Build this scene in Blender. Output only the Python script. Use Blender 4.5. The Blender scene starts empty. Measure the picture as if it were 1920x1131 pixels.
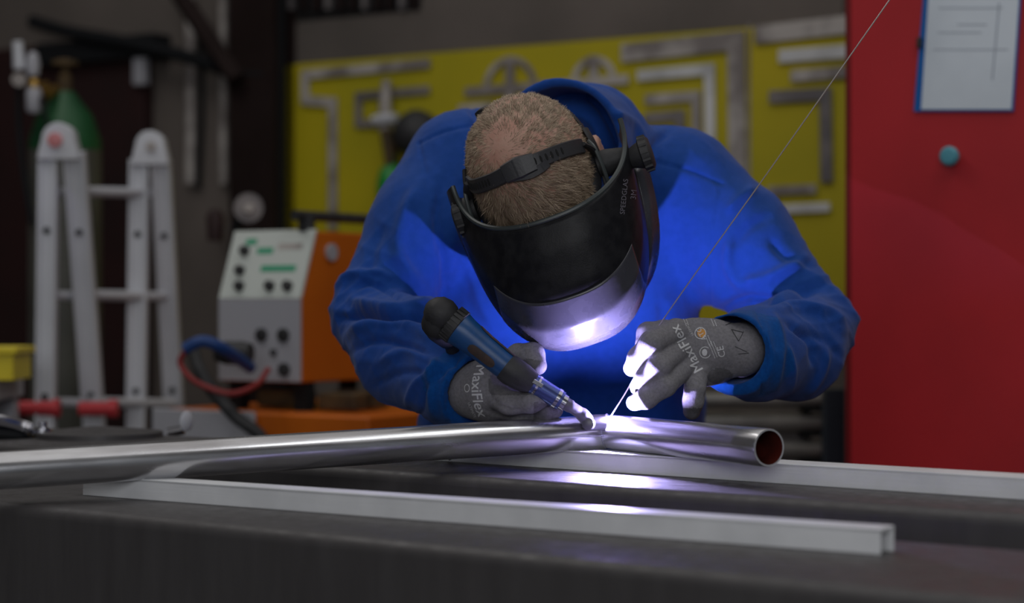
import bpy, bmesh, math, random
import numpy as np
from mathutils import Vector, Matrix
from mathutils.bvhtree import BVHTree
random.seed(7); rng = np.random.default_rng(7)
S = bpy.context.scene
COL = S.collection
PI = math.pi
# ------------------------------------------------------------------ camera
ZC = 1.115; FP = 70/36*1920.0
cam = bpy.data.objects.new('camera', bpy.data.cameras.new('camera')); COL.objects.link(cam)
cam.location = (0, 0, ZC); cam.rotation_euler = (PI/2, 0, 0)
cam.data.lens = 70; cam.data.sensor_width = 36
cam.data.clip_start = .05; cam.data.clip_end = 60
cam.data.dof.use_dof = True; cam.data.dof.focus_distance = 2.49; cam.data.dof.aperture_fstop = 2.9
S.camera = cam
def P(px, py, Y):            # point seen at (px,py) at distance Y
    return np.array([(px-960)/FP*Y, Y, ZC+(565.5-py)/FP*Y])
def V(p): return Vector((float(p[0]), float(p[1]), float(p[2])))
def nrm(v): v = np.array(v, float); return v/np.linalg.norm(v)

# ------------------------------------------------------------------ materials
def mat(name, base, rough=.5, metal=0, c2=None, scale=5, stretch=None, bump=0, bscale=80, bstretch=None,
        mixlo=.4, mixhi=.65, rvar=0, emit=None, estr=0, spec=.5, sheen=0, coat=0, detail=4, wave=None):
    m = bpy.data.materials.new(name); m.use_nodes = True
    nt = m.node_tree; N = nt.nodes; L = nt.links
    b = N['Principled BSDF']
    b.inputs['Base Color'].default_value = (*base, 1)
    b.inputs['Roughness'].default_value = rough; b.inputs['Metallic'].default_value = metal
    b.inputs['Specular IOR Level'].default_value = spec
    if sheen: b.inputs['Sheen Weight'].default_value = sheen; b.inputs['Sheen Roughness'].default_value = .5
    if coat: b.inputs['Coat Weight'].default_value = coat; b.inputs['Coat Roughness'].default_value = .15
    tc = N.new('ShaderNodeTexCoord')
    def noise(sc, st, det=4):
        mp = N.new('ShaderNodeMapping'); L.new(tc.outputs['Object'], mp.inputs['Vector'])
        if st: mp.inputs['Scale'].default_value = st
        n = N.new('ShaderNodeTexNoise'); n.inputs['Scale'].default_value = sc; n.inputs['Detail'].default_value = det
        L.new(mp.outputs['Vector'], n.inputs['Vector']); return n
    if c2 is not None:
        n = noise(scale, stretch, detail)
        r = N.new('ShaderNodeMapRange'); r.inputs['From Min'].default_value = mixlo; r.inputs['From Max'].default_value = mixhi
        L.new(n.outputs['Fac'], r.inputs['Value'])
        mx = N.new('ShaderNodeMix'); mx.data_type = 'RGBA'
        mx.inputs[6].default_value = (*base, 1); mx.inputs[7].default_value = (*c2, 1)
        L.new(r.outputs['Result'], mx.inputs[0]); L.new(mx.outputs[2], b.inputs['Base Color'])
    if rvar:
        n = noise(scale*1.7, stretch, 5)
        r = N.new('ShaderNodeMapRange'); r.inputs['From Min'].default_value = .3; r.inputs['From Max'].default_value = .7
        r.inputs['To Min'].default_value = max(.02, rough-rvar); r.inputs['To Max'].default_value = rough+rvar
        L.new(n.outputs['Fac'], r.inputs['Value']); L.new(r.outputs['Result'], b.inputs['Roughness'])
    if bump:
        n = noise(bscale, bstretch, 3)
        bp = N.new('ShaderNodeBump'); bp.inputs['Strength'].default_value = bump; bp.inputs['Distance'].default_value = .002
        L.new(n.outputs['Fac'], bp.inputs['Height']); L.new(bp.outputs['Normal'], b.inputs['Normal'])
    if emit:
        b.inputs['Emission Color'].default_value = (*emit, 1); b.inputs['Emission Strength'].default_value = estr
    return m
M = {}
M['steel_beam'] = mat('dark mill steel', (.080,.075,.076), .5, .15, (.066,.061,.062), 3, (10,10,1.5), .15, 260, (1,1,.10), .35, .7, rvar=.12)
M['bar'] = mat('brushed aluminium bar', (.86,.87,.89), .45, .1, (.76,.77,.79), 14, (1,1,1), .12, 120, (.1,.1,3))
M['pipe'] = mat('drawn steel pipe', (.74,.74,.76), .24, .88, (.46,.45,.46), 6, (1,6,6), .03, 90, (.03,8,8), rvar=.04)
M['pipe_in'] = mat('red-brown pipe inside', (.075,.012,.008), .9, 0, (.04,.008,.006), 40, spec=.05)  # dark red-brown tone for the pipe bore
M['pipe_rim'] = mat('cut pipe rim', (.8,.8,.82), .35, .9)
M['jacket'] = mat('blue sweat fabric', (.009,.060,.29), .85, 0, (.012,.067,.33), 90, None, .35, 900, sheen=.12, spec=.15)
M['rib'] = mat('blue ribbed cuff', (.002,.06,.26), .9, 0, (.003,.075,.31), 200, None, .4, 1000, sheen=.1, spec=.15)
M['glove'] = mat('grey knitted glove', (.24,.232,.25), .8, 0, (.19,.185,.20), 300, None, .5, 1400, spec=.25)
M['palm'] = mat('dark foam coating', (.125,.12,.13), .6, 0, (.09,.088,.095), 200, None, .4, 1200, spec=.4)
M['print'] = mat('pale glove print', (.62,.62,.64), .7)
M['print_dark'] = mat('dark glove marks', (.03,.03,.035), .7)
M['print_orange'] = mat('orange glove print', (.6,.28,.06), .7)
M['skin'] = mat('skin', (.50,.30,.23), .55, 0, (.46,.24,.18), 40, None, .1, 300, spec=.35)
M['ear'] = mat('ear skin', (.62,.26,.2), .5)
M['shell'] = mat('black helmet shell', (.010,.010,.012), .38, 0, (.018,.018,.02), 60, None, .08, 500, spec=.16)
M['lens'] = mat('scratched lens cover', (.045,.045,.055), .26, 0, (.06,.06,.072), 25, None, .05, 200, spec=.6, rvar=.07)
M['strap'] = mat('black strap plastic', (.03,.03,.034), .45, 0, bump=.1, bscale=300)
M['rimgrey'] = mat('greenish shell edge', (.05,.06,.06), .4)
M['black'] = mat('black rubber', (.02,.02,.022), .6, 0, (.035,.035,.037), 40, None, .2, 200)
M['torch_blue'] = mat('blue torch handle', (.008,.07,.22), .38, 0, (.01,.055,.16), 30, None, .1, 150, spec=.5)
M['brownpad'] = mat('worn brown grip', (.07,.04,.028), .6, 0, (.03,.025,.022), 60)
M['chrome'] = mat('bright steel', (.6,.6,.65), .2, 1)
M['ceramic'] = mat('grey torch neck', (.13,.125,.15), .4, .3)
M['wire'] = mat('filler wire', (.75,.70,.66), .3, .8)
M['wall'] = mat('stained concrete wall', (.18,.15,.132), .9, 0, (.10,.085,.075), 1.6, None, .3, 20, detail=8, mixlo=.35, mixhi=.7)
M['floor'] = mat('concrete floor', (.12,.115,.11), .8, 0, (.07,.067,.065), 2)
M['yellow'] = mat('yellow tool board paint', (.54,.43,.003), .6, 0, (.38,.34,.006), 2.2, None, .1, 30, mixlo=.35, mixhi=.75, detail=6)
M['brown'] = mat('dark brown steel', (.014,.007,.006), .8, 0, (.020,.011,.010), 5, spec=.2)
M['darkred'] = mat('dark red panel', (.028,.006,.006), .7, 0, (.018,.005,.005), 3)
M['darkgrey'] = mat('dark grey metal', (.012,.013,.015), .75, spec=.2)
M['tool'] = mat('galvanised steel tool', (.52,.48,.45), .5, .1, (.24,.21,.20), 9, None, .1, 40, mixlo=.4, mixhi=.6)
M['tool_bright'] = mat('bright steel tool', (.80,.80,.80), .45, .2, (.5,.5,.5), 6)
M['tool_dark'] = mat('dark steel tool', (.16,.145,.15), .5, .2, (.28,.25,.24), 12)
M['alu'] = mat('aluminium ladder', (.62,.63,.67), .5, .1, (.52,.53,.57), 4)
M['red_plastic'] = mat('red plastic', (.50,.03,.04), .5)
M['green'] = mat('green cylinder paint', (.006,.085,.022), .5, 0, (.005,.045,.018), 8)
M['greycyl'] = mat('grey cylinder paint', (.10,.10,.085), .5, 0, (.07,.07,.06), 6)
M['brass'] = mat('brass', (.45,.28,.08), .35, .9)
M['orange'] = mat('orange enamel', (.62,.14,.006), .45, 0, (.52,.11,.005), 4)
M['panel'] = mat('white control panel', (.62,.66,.62), .5)
M['panelgrey'] = mat('light grey steel panel', (.42,.42,.46), .5)
M['greenprint'] = mat('green panel print', (.05,.36,.2), .6)
M['yellow_pl'] = mat('yellow plastic', (.75,.60,.02), .4)
M['red_hose'] = mat('red hose', (.25,.02,.02), .5)
M['blue_cable'] = mat('blue cable', (.01,.05,.2), .5)
M['cabinet'] = mat('red cabinet enamel', (.52,.020,.026), .42, 0, (.42,.016,.020), 3, None, .15, 60, detail=6, spec=.6)
M['cabinet_edge'] = mat('dark red cabinet edge', (.22,.008,.012), .5)
M['paper'] = mat('worn white paper', (.76,.82,.88), .7, 0, (.66,.72,.78), 5)
M['pen'] = mat('faint paper print', (.42,.46,.52), .8)
M['folder'] = mat('blue plastic folder', (.005,.12,.42), .4)
M['knobblue'] = mat('pale blue knob', (.10,.34,.42), .4)
M['brownwood'] = mat('brown offcuts', (.09,.055,.02), .8, 0, (.03,.02,.01), 20)
M['trouser'] = mat('dark work trousers', (.02,.025,.04), .9)
M['tubes'] = mat('stacked steel tubes', (.42,.41,.38), .45, .5, (.25,.25,.24), 6, (1,1,1))

# ------------------------------------------------------------------ objects
def tag(o, label=None, cat=None, group=None, kind=None):
    if label: o['label'] = label
    if cat: o['category'] = cat
    if group: o['group'] = group
    if kind: o['kind'] = kind
    return o
def empty(name, loc, label, cat, group=None, rz=0):
    o = bpy.data.objects.new(name, None); COL.objects.link(o); o.empty_display_size = .05
    o.location = V(loc); o.rotation_euler = (0, 0, rz)
    tag(o, label, cat, group); o['_w'] = 1; del o['_w']
    bpy.context.view_layer.update()
    return o
def link(name, me, m, parent=None, smooth=True):
    o = bpy.data.objects.new(name, me); COL.objects.link(o)
    for mm in (m if isinstance(m, (list, tuple)) else [m]): me.materials.append(mm)
    if smooth and len(me.polygons): me.polygons.foreach_set('use_smooth', [True]*len(me.polygons))
    if parent is not None:
        o.parent = parent; o.matrix_parent_inverse = parent.matrix_world.inverted()
    me.update(); return o
def obj(name, bm, m, parent=None, smooth=True, bevel=0, angle=35, origin=None):
    me = bpy.data.meshes.new(name)
    bmesh.ops.recalc_face_normals(bm, faces=bm.faces)
    if origin is not None: bmesh.ops.translate(bm, verts=bm.verts, vec=-V(origin))
    bm.to_mesh(me); bm.free()
    o = link(name, me, m, parent, smooth)
    if origin is not None:
        o.location = V(origin)
    if bevel:
        b = o.modifiers.new('bevel', 'BEVEL'); b.width = bevel; b.segments = 3; b.limit_method = 'ANGLE'; b.angle_limit = math.radians(40)
    if smooth:
        try: me.set_sharp_from_angle(angle=math.radians(angle))
        except Exception: pass
    bpy.context.view_layer.update()
    return o
def B(): return bmesh.new()
def box(bm, c, s, ax=None):
    """box centre c, size s, optional 3 axes"""
    r = bmesh.ops.create_cube(bm, size=1)['verts']
    if ax is None: ax = np.eye(3)
    mt = Matrix.Identity(4)
    for i in range(3):
        for j in range(3): mt[j][i] = float(ax[i][j]*s[i])
        mt[i][3] = float(c[i])
    bmesh.ops.transform(bm, matrix=mt, verts=r); return r
def frame_along(d, up=(0,0,1)):
    d = nrm(d); up = np.array(up, float)
    if abs(np.dot(d, up)) > .95: up = np.array([1., 0, 0])
    a = nrm(np.cross(up, d)); b = np.cross(d, a); return d, a, b
def tube(bm, pts, r, n=12, cap=True, ell=1.0):
    pts = [np.array(p, float) for p in pts]
    rs = r if isinstance(r, (list, tuple)) else [r]*len(pts)
    rings = []; a = None
    for i, p in enumerate(pts):
        d = pts[min(i+1, len(pts)-1)]-pts[max(i-1, 0)]
        if np.linalg.norm(d) < 1e-9: d = np.array([0, 0, 1.])
        d = nrm(d)
        if a is None: _, a, b = frame_along(d)
        else:
            a = a-np.dot(a, d)*d; a = nrm(a); b = np.cross(d, a)
        rings.append([bm.verts.new(V(p+rs[i]*(math.cos(t)*a+ell*math.sin(t)*b))) for t in np.linspace(0, 2*PI, n, endpoint=False)])
    for q, w in zip(rings, rings[1:]):
        for k in range(n): bm.faces.new((q[k], q[(k+1)%n], w[(k+1)%n], w[k]))
    if cap:
        bm.faces.new(rings[0][::-1]); bm.faces.new(rings[-1])
def smooth_path(pts, n=24):
    pts = [np.array(p, float) for p in pts]; out = []
    q = [2*pts[0]-pts[1]]+pts+[2*pts[-1]-pts[-2]]
    m = len(pts)-1
    for i in range(m):
        p0, p1, p2, p3 = q[i:i+4]
        for t in np.linspace(0, 1, max(2, n//m), endpoint=False):
            out.append(.5*((2*p1)+(-p0+p2)*t+(2*p0-5*p1+4*p2-p3)*t*t+(-p0+3*p1-3*p2+p3)*t**3))
    out.append(pts[-1]); return out
def lathe(bm, c, axis, prof, n=24, cap=True):
    d, a, b = frame_along(axis); c = np.array(c, float); rings = []
    for (h, r) in prof:
        rings.append([bm.verts.new(V(c+d*h+r*(math.cos(t)*a+math.sin(t)*b))) for t in np.linspace(0, 2*PI, n, endpoint=False)])
    for q, w in zip(rings, rings[1:]):
        for k in range(n): bm.faces.new((q[k], q[(k+1)%n], w[(k+1)%n], w[k]))
    if cap: bm.faces.new(rings[0][::-1]); bm.faces.new(rings[-1])

# ------------------------------------------------------------------ implicit surfaces
def smin(a, b, k):
    if k <= 0: return np.minimum(a, b)
    h = np.maximum(k-np.abs(a-b), 0)/k
    return np.minimum(a, b)-h*h*k*.25
def smax(a, b, k): return -smin(-a, -b, k)
def cone(p, a, b, ra, rb):
    a = np.asarray(a, np.float32); b = np.asarray(b, np.float32); ba = b-a
    pa = p-a; h = np.clip((pa@ba)/(ba@ba), 0, 1)
    d = pa-h[:, None]*ba
    return np.sqrt((d*d).sum(1))-(ra+(rb-ra)*h)
def ell(p, c, r, R=None):
    q = p-np.asarray(c, np.float32)
    if R is not None: q = q@np.asarray(R, np.float32).T      # rows of R are the axes
    r = np.asarray(r, np.float32)
    k0 = np.sqrt(((q/r)**2).sum(1)); k1 = np.sqrt(((q/(r*r))**2).sum(1))
    return k0*(k0-1)/np.maximum(k1, 1e-6)
def chain(p, pts, rs, k=.004):
    d = None
    for i in range(len(pts)-1):
        e = cone(p, pts[i], pts[i+1], rs[i], rs[i+1])
        d = e if d is None else smin(d, e, k)
    return d
def surfnet(f, lo, hi, h, blk=8, pad=.03):
    lo = np.array(lo, float); n = np.ceil((np.array(hi)-lo)/h/blk).astype(int)*blk
    nb = n//blk
    vals = np.full(tuple(n), 1.0, np.float32)
    bi = np.stack(np.meshgrid(*[np.arange(k) for k in nb], indexing='ij'), -1).reshape(-1, 3)
    cen = (lo+(bi*blk+blk/2)*h).astype(np.float32)
    fc = f(cen); R = blk*h*.87+pad*.35
    o = np.stack(np.meshgrid(*[np.arange(blk)]*3, indexing='ij'), -1).reshape(-1, 3)
    near = np.abs(fc) < R
    for i, b in enumerate(bi):
        if not near[i]:
            if fc[i] < 0: vals[b[0]*blk:(b[0]+1)*blk, b[1]*blk:(b[1]+1)*blk, b[2]*blk:(b[2]+1)*blk] = -1
    act = bi[near]
    for s in range(0, len(act), 400):
        a = act[s:s+400]
        idx = (a[:, None, :]*blk+o[None]).reshape(-1, 3)
        v = f((lo+idx*h).astype(np.float32))
        vals[idx[:, 0], idx[:, 1], idx[:, 2]] = v
    neg = vals < 0
    m = tuple(n-1)
    acc = np.zeros(m+(3,), np.float32); cnt = np.zeros(m, np.float32)
    sl = lambda d: tuple(slice(d[k], d[k]+m[k]) for k in range(3))
    for ax in range(3):
        o1, o2 = [k for k in range(3) if k != ax]
        for i in (0, 1):
            for j in (0, 1):
                d0 = [0, 0, 0]; d0[o1] = i; d0[o2] = j; d1 = list(d0); d1[ax] = 1
                A = vals[sl(d0)]; Bv = vals[sl(d1)]
                c = neg[sl(d0)] != neg[sl(d1)]
                w = np.nonzero(c)
                t = A[w]/(A[w]-Bv[w])
                acc[w+(np.full(len(w[0]), ax),)] += t
                acc[w+(np.full(len(w[0]), o1),)] += i
                acc[w+(np.full(len(w[0]), o2),)] += j
                cnt[w] += 1
    act = cnt > 0
    ids = np.full(m, -1, np.int64); w = np.nonzero(act); ids[w] = np.arange(len(w[0]))
    vs = np.stack(w, 1)+acc[w]/cnt[w][:, None]
    verts = lo+vs*h
    quads = []
    for ax in range(3):
        o1, o2 = [(1, 2), (2, 0), (0, 1)][ax]
        s0 = [slice(1, k) for k in m]; s0[ax] = slice(0, m[ax])
        s1 = list(s0); s1[ax] = slice(1, m[ax]+1)
        a = neg[tuple(s0)]; b = neg[tuple(s1)]
        w = np.array(np.nonzero(a != b)); flip = b[tuple(w)]
        base = w.copy(); base[o1] += 1; base[o2] += 1
        def cell(d1, d2):
            c = base.copy(); c[o1] -= d1; c[o2] -= d2
            return ids[c[0], c[1], c[2]]
        q = np.stack([cell(1, 1), cell(0, 1), cell(0, 0), cell(1, 0)], 1)
        q[flip] = q[flip][:, ::-1]
        quads.append(q)
    quads = np.concatenate(quads); quads = quads[(quads >= 0).all(1)]
    for _ in range(3):
        g = grad(f, verts); v = f(verts.astype(np.float32))
        verts = verts-g*np.clip(v, -h*.5, h*.5)[:, None]*.7
    return verts, quads
def grad(f, p, e=.0012):
    p = p.astype(np.float32); g = np.zeros_like(p)
    for k in range(3):
        d = np.zeros(3, np.float32); d[k] = e
        g[:, k] = f(p+d)-f(p-d)
    n = np.linalg.norm(g, axis=1, keepdims=True); return g/np.maximum(n, 1e-9)
def np_mesh(name, v, q):
    me = bpy.data.meshes.new(name)
    me.vertices.add(len(v)); me.vertices.foreach_set('co', np.asarray(v, np.float32).ravel())
    me.loops.add(len(q)*4); me.loops.foreach_set('vertex_index', np.asarray(q, np.int32).ravel())
    me.polygons.add(len(q)); me.polygons.foreach_set('loop_start', np.arange(0, len(q)*4, 4, dtype=np.int32))
    me.update(calc_edges=True); me.validate(); return me
def relax(v, q, it=2, lam=.5):
    e = np.concatenate([q[:, [0, 1]], q[:, [1, 2]], q[:, [2, 3]], q[:, [3, 0]]])
    for _ in range(it):
        acc = np.zeros_like(v); c = np.zeros(len(v))
        np.add.at(acc, e[:, 0], v[e[:, 1]]); np.add.at(c, e[:, 0], 1)
        np.add.at(acc, e[:, 1], v[e[:, 0]]); np.add.at(c, e[:, 1], 1)
        v = v+lam*(acc/c[:, None]-v)
    return v
def project(v):
    return 960+v[:, 0]/v[:, 1]*FP, 565.5-(v[:, 2]-ZC)/v[:, 1]*FP
def folds(v, n, lst):
    """lst of (polyline px, width px, amplitude m)"""
    x, y = project(v); disp = np.zeros(len(v))
    face = np.clip((-n[:, 1]+.25)/.4, 0, 1)
    for pl, w, amp in lst:
        pl = np.array([s[:2] for s in smooth_path([(a, b, 0) for a, b in pl], 6*len(pl))])
        L = np.concatenate([[0], np.cumsum(np.linalg.norm(np.diff(pl, axis=0), axis=1))]); T = L[-1]
        bb = (x > pl[:, 0].min()-3*w) & (x < pl[:, 0].max()+3*w) & (y > pl[:, 1].min()-3*w) & (y < pl[:, 1].max()+3*w)
        I = np.nonzero(bb)[0]
        if not len(I): continue
        best = np.full(len(I), 1e9); prm = np.zeros(len(I))
        for i in range(len(pl)-1):
            a = pl[i]; b = pl[i+1]; ba = b-a; l2 = ba@ba
            if l2 < 1e-9: continue
            px = x[I]-a[0]; py = y[I]-a[1]
            h = np.clip((px*ba[0]+py*ba[1])/l2, 0, 1)
            d = np.hypot(px-h*ba[0], py-h*ba[1])
            m = d < best; best[m] = d[m]; prm[m] = (L[i]+h[m]*math.sqrt(l2))/T
        taper = np.clip(np.minimum(prm, 1-prm)*5, 0, 1) if w > 5 else 1.0
        disp[I] += amp*np.exp(-(best/w)**2)*taper*face[I]
    return v+n*disp[:, None]
def text_mesh(s, size):
    cu = bpy.data.curves.new('t', 'FONT'); cu.body = s; cu.size = size; cu.align_x = 'LEFT'; cu.resolution_u = 3
    o = bpy.data.objects.new('t', cu); COL.objects.link(o)
    dg = bpy.context.evaluated_depsgraph_get(); dg.update()
    me = bpy.data.meshes.new_from_object(o.evaluated_get(dg))
    bpy.data.objects.remove(o); bpy.data.curves.remove(cu)
    return me
def text_bm(s, size, bold=0):
    me = text_mesh(s, size); bm = B(); bm.from_mesh(me); bpy.data.meshes.remove(me)
    bmesh.ops.triangulate(bm, faces=bm.faces)
    return bm
def print_on(bvh, name, bm, fpx, m, parent, off=.0005, sub=2):
    """lay flat shape bm (x,y in px) onto a surface; fpx(x,y)->pixel from which the surface point is found"""
    for _ in range(sub):
        es = [e for e in bm.edges if e.calc_length() > 2.0]
        if es: bmesh.ops.subdivide_edges(bm, edges=es, cuts=1); bmesh.ops.triangulate(bm, faces=bm.faces)
    c = Vector((0, 0, ZC)); bad = []
    for v in bm.verts:
        px, py = fpx(v.co.x, v.co.y)
        d = (V(P(px, py, 1.0))-c).normalized()
        h, nn, i, dist = bvh.ray_cast(c, d)
        if h is None: bad.append(v); continue
        if nn.dot(d) > 0: nn = -nn
        v.co = h+nn*off
    if bad: bmesh.ops.delete(bm, geom=bad, context='VERTS')
    if len(bm.faces) == 0: bm.free(); return None
    me = bpy.data.meshes.new(name); bm.to_mesh(me); bm.free()
    return link(name, me, m, parent, smooth=False)

# ------------------------------------------------------------------ the room
WD = nrm((1, -.636, 0)); WN = nrm((-.636, -1, 0)); WA = np.array([-.683, 6.0, 0])
def W(px, py, off=0.0):
    """point on the back wall (off metres in front of it) seen at px,py"""
    d = P(px, py, 1.0)-np.array([0, 0, ZC]); a = WA+WN*off-np.array([0, 0, ZC])
    t = (a@WN)/(d@WN); return np.array([0, 0, ZC])+d*t
def wbox(bm, s0, s1, z0, z1, o0, o1):
    c = WA+WD*(s0+s1)/2+WN*(o0+o1)/2+np.array([0, 0, (z0+z1)/2])
    box(bm, c, (s1-s0, o1-o0, z1-z0), [WD, WN, np.array([0, 0, 1.])])
def ws(p): return float((np.array(p)-WA)@WD)
bm = B(); wbox(bm, -3.2, 5.2, 0, 4.44, -.2, 0); tag(obj('wall_back', bm, M['wall'], smooth=False), kind='structure')
bm = B(); c = WA+WD*(-3.3)+WN*3.2; box(bm, c+np.array([0, 0, 2.2]), (.2, 6.8, 4.4), [WD, WN, np.array([0, 0, 1.])]); tag(obj('wall_left', bm, M['wall'], smooth=False), kind='structure')
bm = B(); box(bm, (0, 3.0, 4.5), (14, 14, .1)); tag(obj('ceiling', bm, M['wall'], smooth=False), kind='structure')
bm = B(); box(bm, (0, 3.0, -.05), (14, 14, .1)); tag(obj('floor', bm, M['floor'], smooth=False), kind='structure')
# column and strips of the wall
def wrect(name, x0, x1, y0, y1, o0, o1, m, parent=None, full=False, bevel=0):
    a = W(x0, y0, o1); b = W(x1, y1, o1)
    z1 = 3.5 if y0 is None else a[2]
    bm = B(); wbox(bm, ws(a), ws(b), max(0, b[2]), a[2], o0, o1)
    return obj(name, bm, m, parent, smooth=False, bevel=bevel)
def column(x0, x1, o, name, label, m, kind=None):
    a = W(x0, 300, o); b = W(x1, 300, o)
    bm = B(); s0, s1 = ws(a), ws(b)
    wbox(bm, s0, s1, 0, 3.5, o-.02, o); wbox(bm, (s0+s1)/2-.01, (s0+s1)/2+.01, 0, 3.5, .02, o-.02); wbox(bm, s0, s1, 0, 3.5, .001, .02)
    o = obj(name, bm, m, smooth=False); tag(o, label, 'column') if not kind else tag(o, kind=kind)
    return o
column(430, 512, .12, 'steel_column', 'dark brown steel column left of the yellow tool board', M['brown'])
bm = B(); tube(bm, [W(525, 1000, .06)*np.array([1, 1, 0])+np.array([0, 0, 0.0]), W(525, 1000, .06)*np.array([1, 1, 0])+np.array([0, 0, 3.5])], .016, 10)
tag(obj('vertical_pipe', bm, M['darkgrey']), 'black vertical pipe at the left edge of the yellow board', 'pipe')
# dark panel behind gas cylinder and ladder
o = empty('panel_door', W(130, 600, .03)*np.array([1, 1, 0]), 'dark red sheet metal door behind gas cylinder and ladder', 'door')
wrect('door_leaf', -120, 268, 104, 1400, .002, .05, M['darkred'], o, bevel=.004)
wrect('door_handle', 248, 268, 108, 158, .05, .08, M['panelgrey'], o, bevel=.004)
wrect('door_rail', 66, 285, 82, 104, .002, .09, M['darkgrey'], o, bevel=.003)
# conduits
def wtube(name, pts, r, off, m, label, cat, group=None):
    bm = B(); tube(bm, smooth_path([W(x, y, off) for x, y in pts], 6*len(pts)), r, 10)
    return tag(obj(name, bm, m), label, cat, group)
wtube('wall_conduit', [(357, -20), (357, 345)], .016, .02, M['tool'], 'pale vertical conduit on the wall beside the dark red door', 'pipe')
wtube('wall_conduit', [(419, -20), (419, 345)], .013, .02, M['tool'], 'pale vertical conduit next to the dark brown column', 'pipe')
wtube('black_cable', [(376, 60), (378, 200), (372, 355)], .008, .02, M['darkgrey'], 'black cable hanging between the two pale conduits', 'cable')
wtube('overhead_pipe', [(60, 40), (130, 60), (250, 82), (370, 112), (440, 135), (500, 140)], .022, .10, M['darkgrey'], 'dark pipe sloping across the wall above the door', 'pipe')
bm = B(); a = W(330, -20, .16); b = W(443, 150, .16); tube(bm, [a, b], .032, 4)
tag(obj('diagonal_brace', bm, M['brown'], smooth=False), 'dark brown diagonal brace running down to the steel column', 'beam')
# grille at the top of the wall
o = empty('wall_grille', W(650, 12, .01), 'dark slatted grille at the top edge of the wall', 'grille')
wrect('grille_back', 532, 790, -60, 19, .001, .012, M['darkgrey'], o)
for i in range(11):
    wrect('slat', 540+i*23, 546+i*23+random.random()*6, -60, 17, .012, .03, M['brown'] if i % 3 else M['tool_dark'], o)
# lintel ledge
wrect('trim_1', 530, 1580, 22, 36, 0, .012, M['wall'])['kind'] = 'structure'
# yellow board: slanted top edge equals a level edge in the room
zt = W(535, 122, .02)[2]
s0 = ws(W(533, 300, .02)); s1 = ws(W(1640, 300, .02))
bm = B(); wbox(bm, s0, s1, ZC-.13, zt, .001, .02)
board = tag(obj('tool_board', bm, M['yellow'], smooth=False, bevel=.002), 'large yellow painted tool board on the back wall', 'tool board')
bm = B(); wbox(bm, ws(W(1403, 300, .021)), ws(W(1407, 300, .021)), ZC-.13, zt+.01, .0201, .0235)
obj('joint_strip', bm, M['tool'], board, smooth=False)['label'] = 'pale vertical joint strip'
def square(name, pts, wpx, m, label, cat='square', thick=.006, extra=None, group=None):
    """flat bar tool: boxes along a polyline of photo points, lying on the board"""
    bm = B(); off = .021+thick/2+.004; root = None
    pp = [W(x, y, off) for x, y in pts]
    wm = wpx/FP*np.mean([p[1] for p in pp])
    for i, (a, b) in enumerate(zip(pp, pp[1:])):
        d = nrm(b-a); L = np.linalg.norm(b-a); c = (a+b)/2
        e0 = wm/2 if i > 0 else 0; e1 = wm/2 if i < len(pp)-2 else 0
        c = c+d*(e1-e0)/2
        s = np.cross(WN, d)
        box(bm, c, (L+e0+e1, wm, thick+.0008*i), [d, s, WN])
    # hanging peg behind
    box(bm, (pp[0]+pp[1])/2-WN*(off-.0229), (.012, .0052, .012), [WD, WN, np.array([0, 0, 1.])])
    if extra: extra(bm, off)
    return tag(obj(name, bm, m, smooth=False, bevel=.001), label, cat, group)
square('bent_bar_tool', [(806, 118), (572, 140), (572, 188), (624, 192), (624, 430)], 18, M['tool'], 'long stepped pale bar hanging at the left of the yellow board', 'gauge')
square('steel_square', [(805, 168), (672, 180), (672, 232), (722, 230)], 15, M['tool_dark'], 'dark steel square under the long stepped bar', 'square')
def arc_tool(cx, cy, r, x0, x1, yb, label):
    def ex(bm, off):
        c = W(cx, yb, off); pr = r/FP*c[1]
        pts = [c+pr*(math.cos(t)*WD+math.sin(t)*np.array([0, 0, 1.])) for t in np.linspace(0, PI, 25)]
        for a, b in zip(pts, pts[1:]):
            d = nrm(b-a); box(bm, (a+b)/2, (np.linalg.norm(b-a)*1.15, .018, .005), [d, np.cross(WN, d), WN])
        a = c+np.array([0, 0, pr+.01]); b = c-np.array([0, 0, pr*.9])
        box(bm, (a+b)/2, (.028, np.linalg.norm(a-b), .007), [WD, np.array([0, 0, 1.]), WN])
    return square('protractor', [(x0, yb+(x1-x0)*.04), (x1, yb-(x1-x0)*.04)], 17, M['tool'], label, 'protractor', extra=ex)
arc_tool(956, 160, 54, 872, 1035, 166, 'larger half round protractor on the yellow board above the head')
arc_tool(1113, 160, 43, 1040, 1178, 154, 'smaller half round protractor above the blue collar')
square('steel_square', [(1165, 100), (1380, 76), (1383, 330)], 35, M['tool'], 'largest weathered steel square on the yellow board', 'square')
square('steel_square', [(1195, 142), (1330, 130), (1332, 300)], 21, M['tool_bright'], 'shiny steel square nested inside the largest square', 'square')
square('steel_square', [(1210, 187), (1305, 180), (1306, 270)], 19, M['tool'], 'dull steel square nested inside the shiny square', 'square')
square('steel_square', [(1208, 222), (1275, 216), (1276, 262)], 20, M['tool_dark'], 'smallest dark square just above the blue shoulder', 'square')
square('straight_edge', [(860, 205), (925, 198)], 16, M['tool'], 'short pale bar just above the left shoulder', 'bar')
square('straight_edge', [(1415, 66), (1640, 40)], 34, M['tool'], 'wide weathered straight bar at the top right of the yellow board', 'bar')
square('straight_edge', [(1460, 106), (1640, 92)], 25, M['tool_bright'], 'shiny straight bar under the wide weathered bar', 'bar')
square('straight_edge', [(1483, 143), (1640, 130)], 22, M['tool'], 'dull straight bar, third from the top beside the red cabinet', 'bar')
square('steel_square', [(1442, 182), (1548, 176), (1550, 342)], 24, M['tool_dark'], 'dark steel square hanging next to the red cabinet', 'square')
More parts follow.
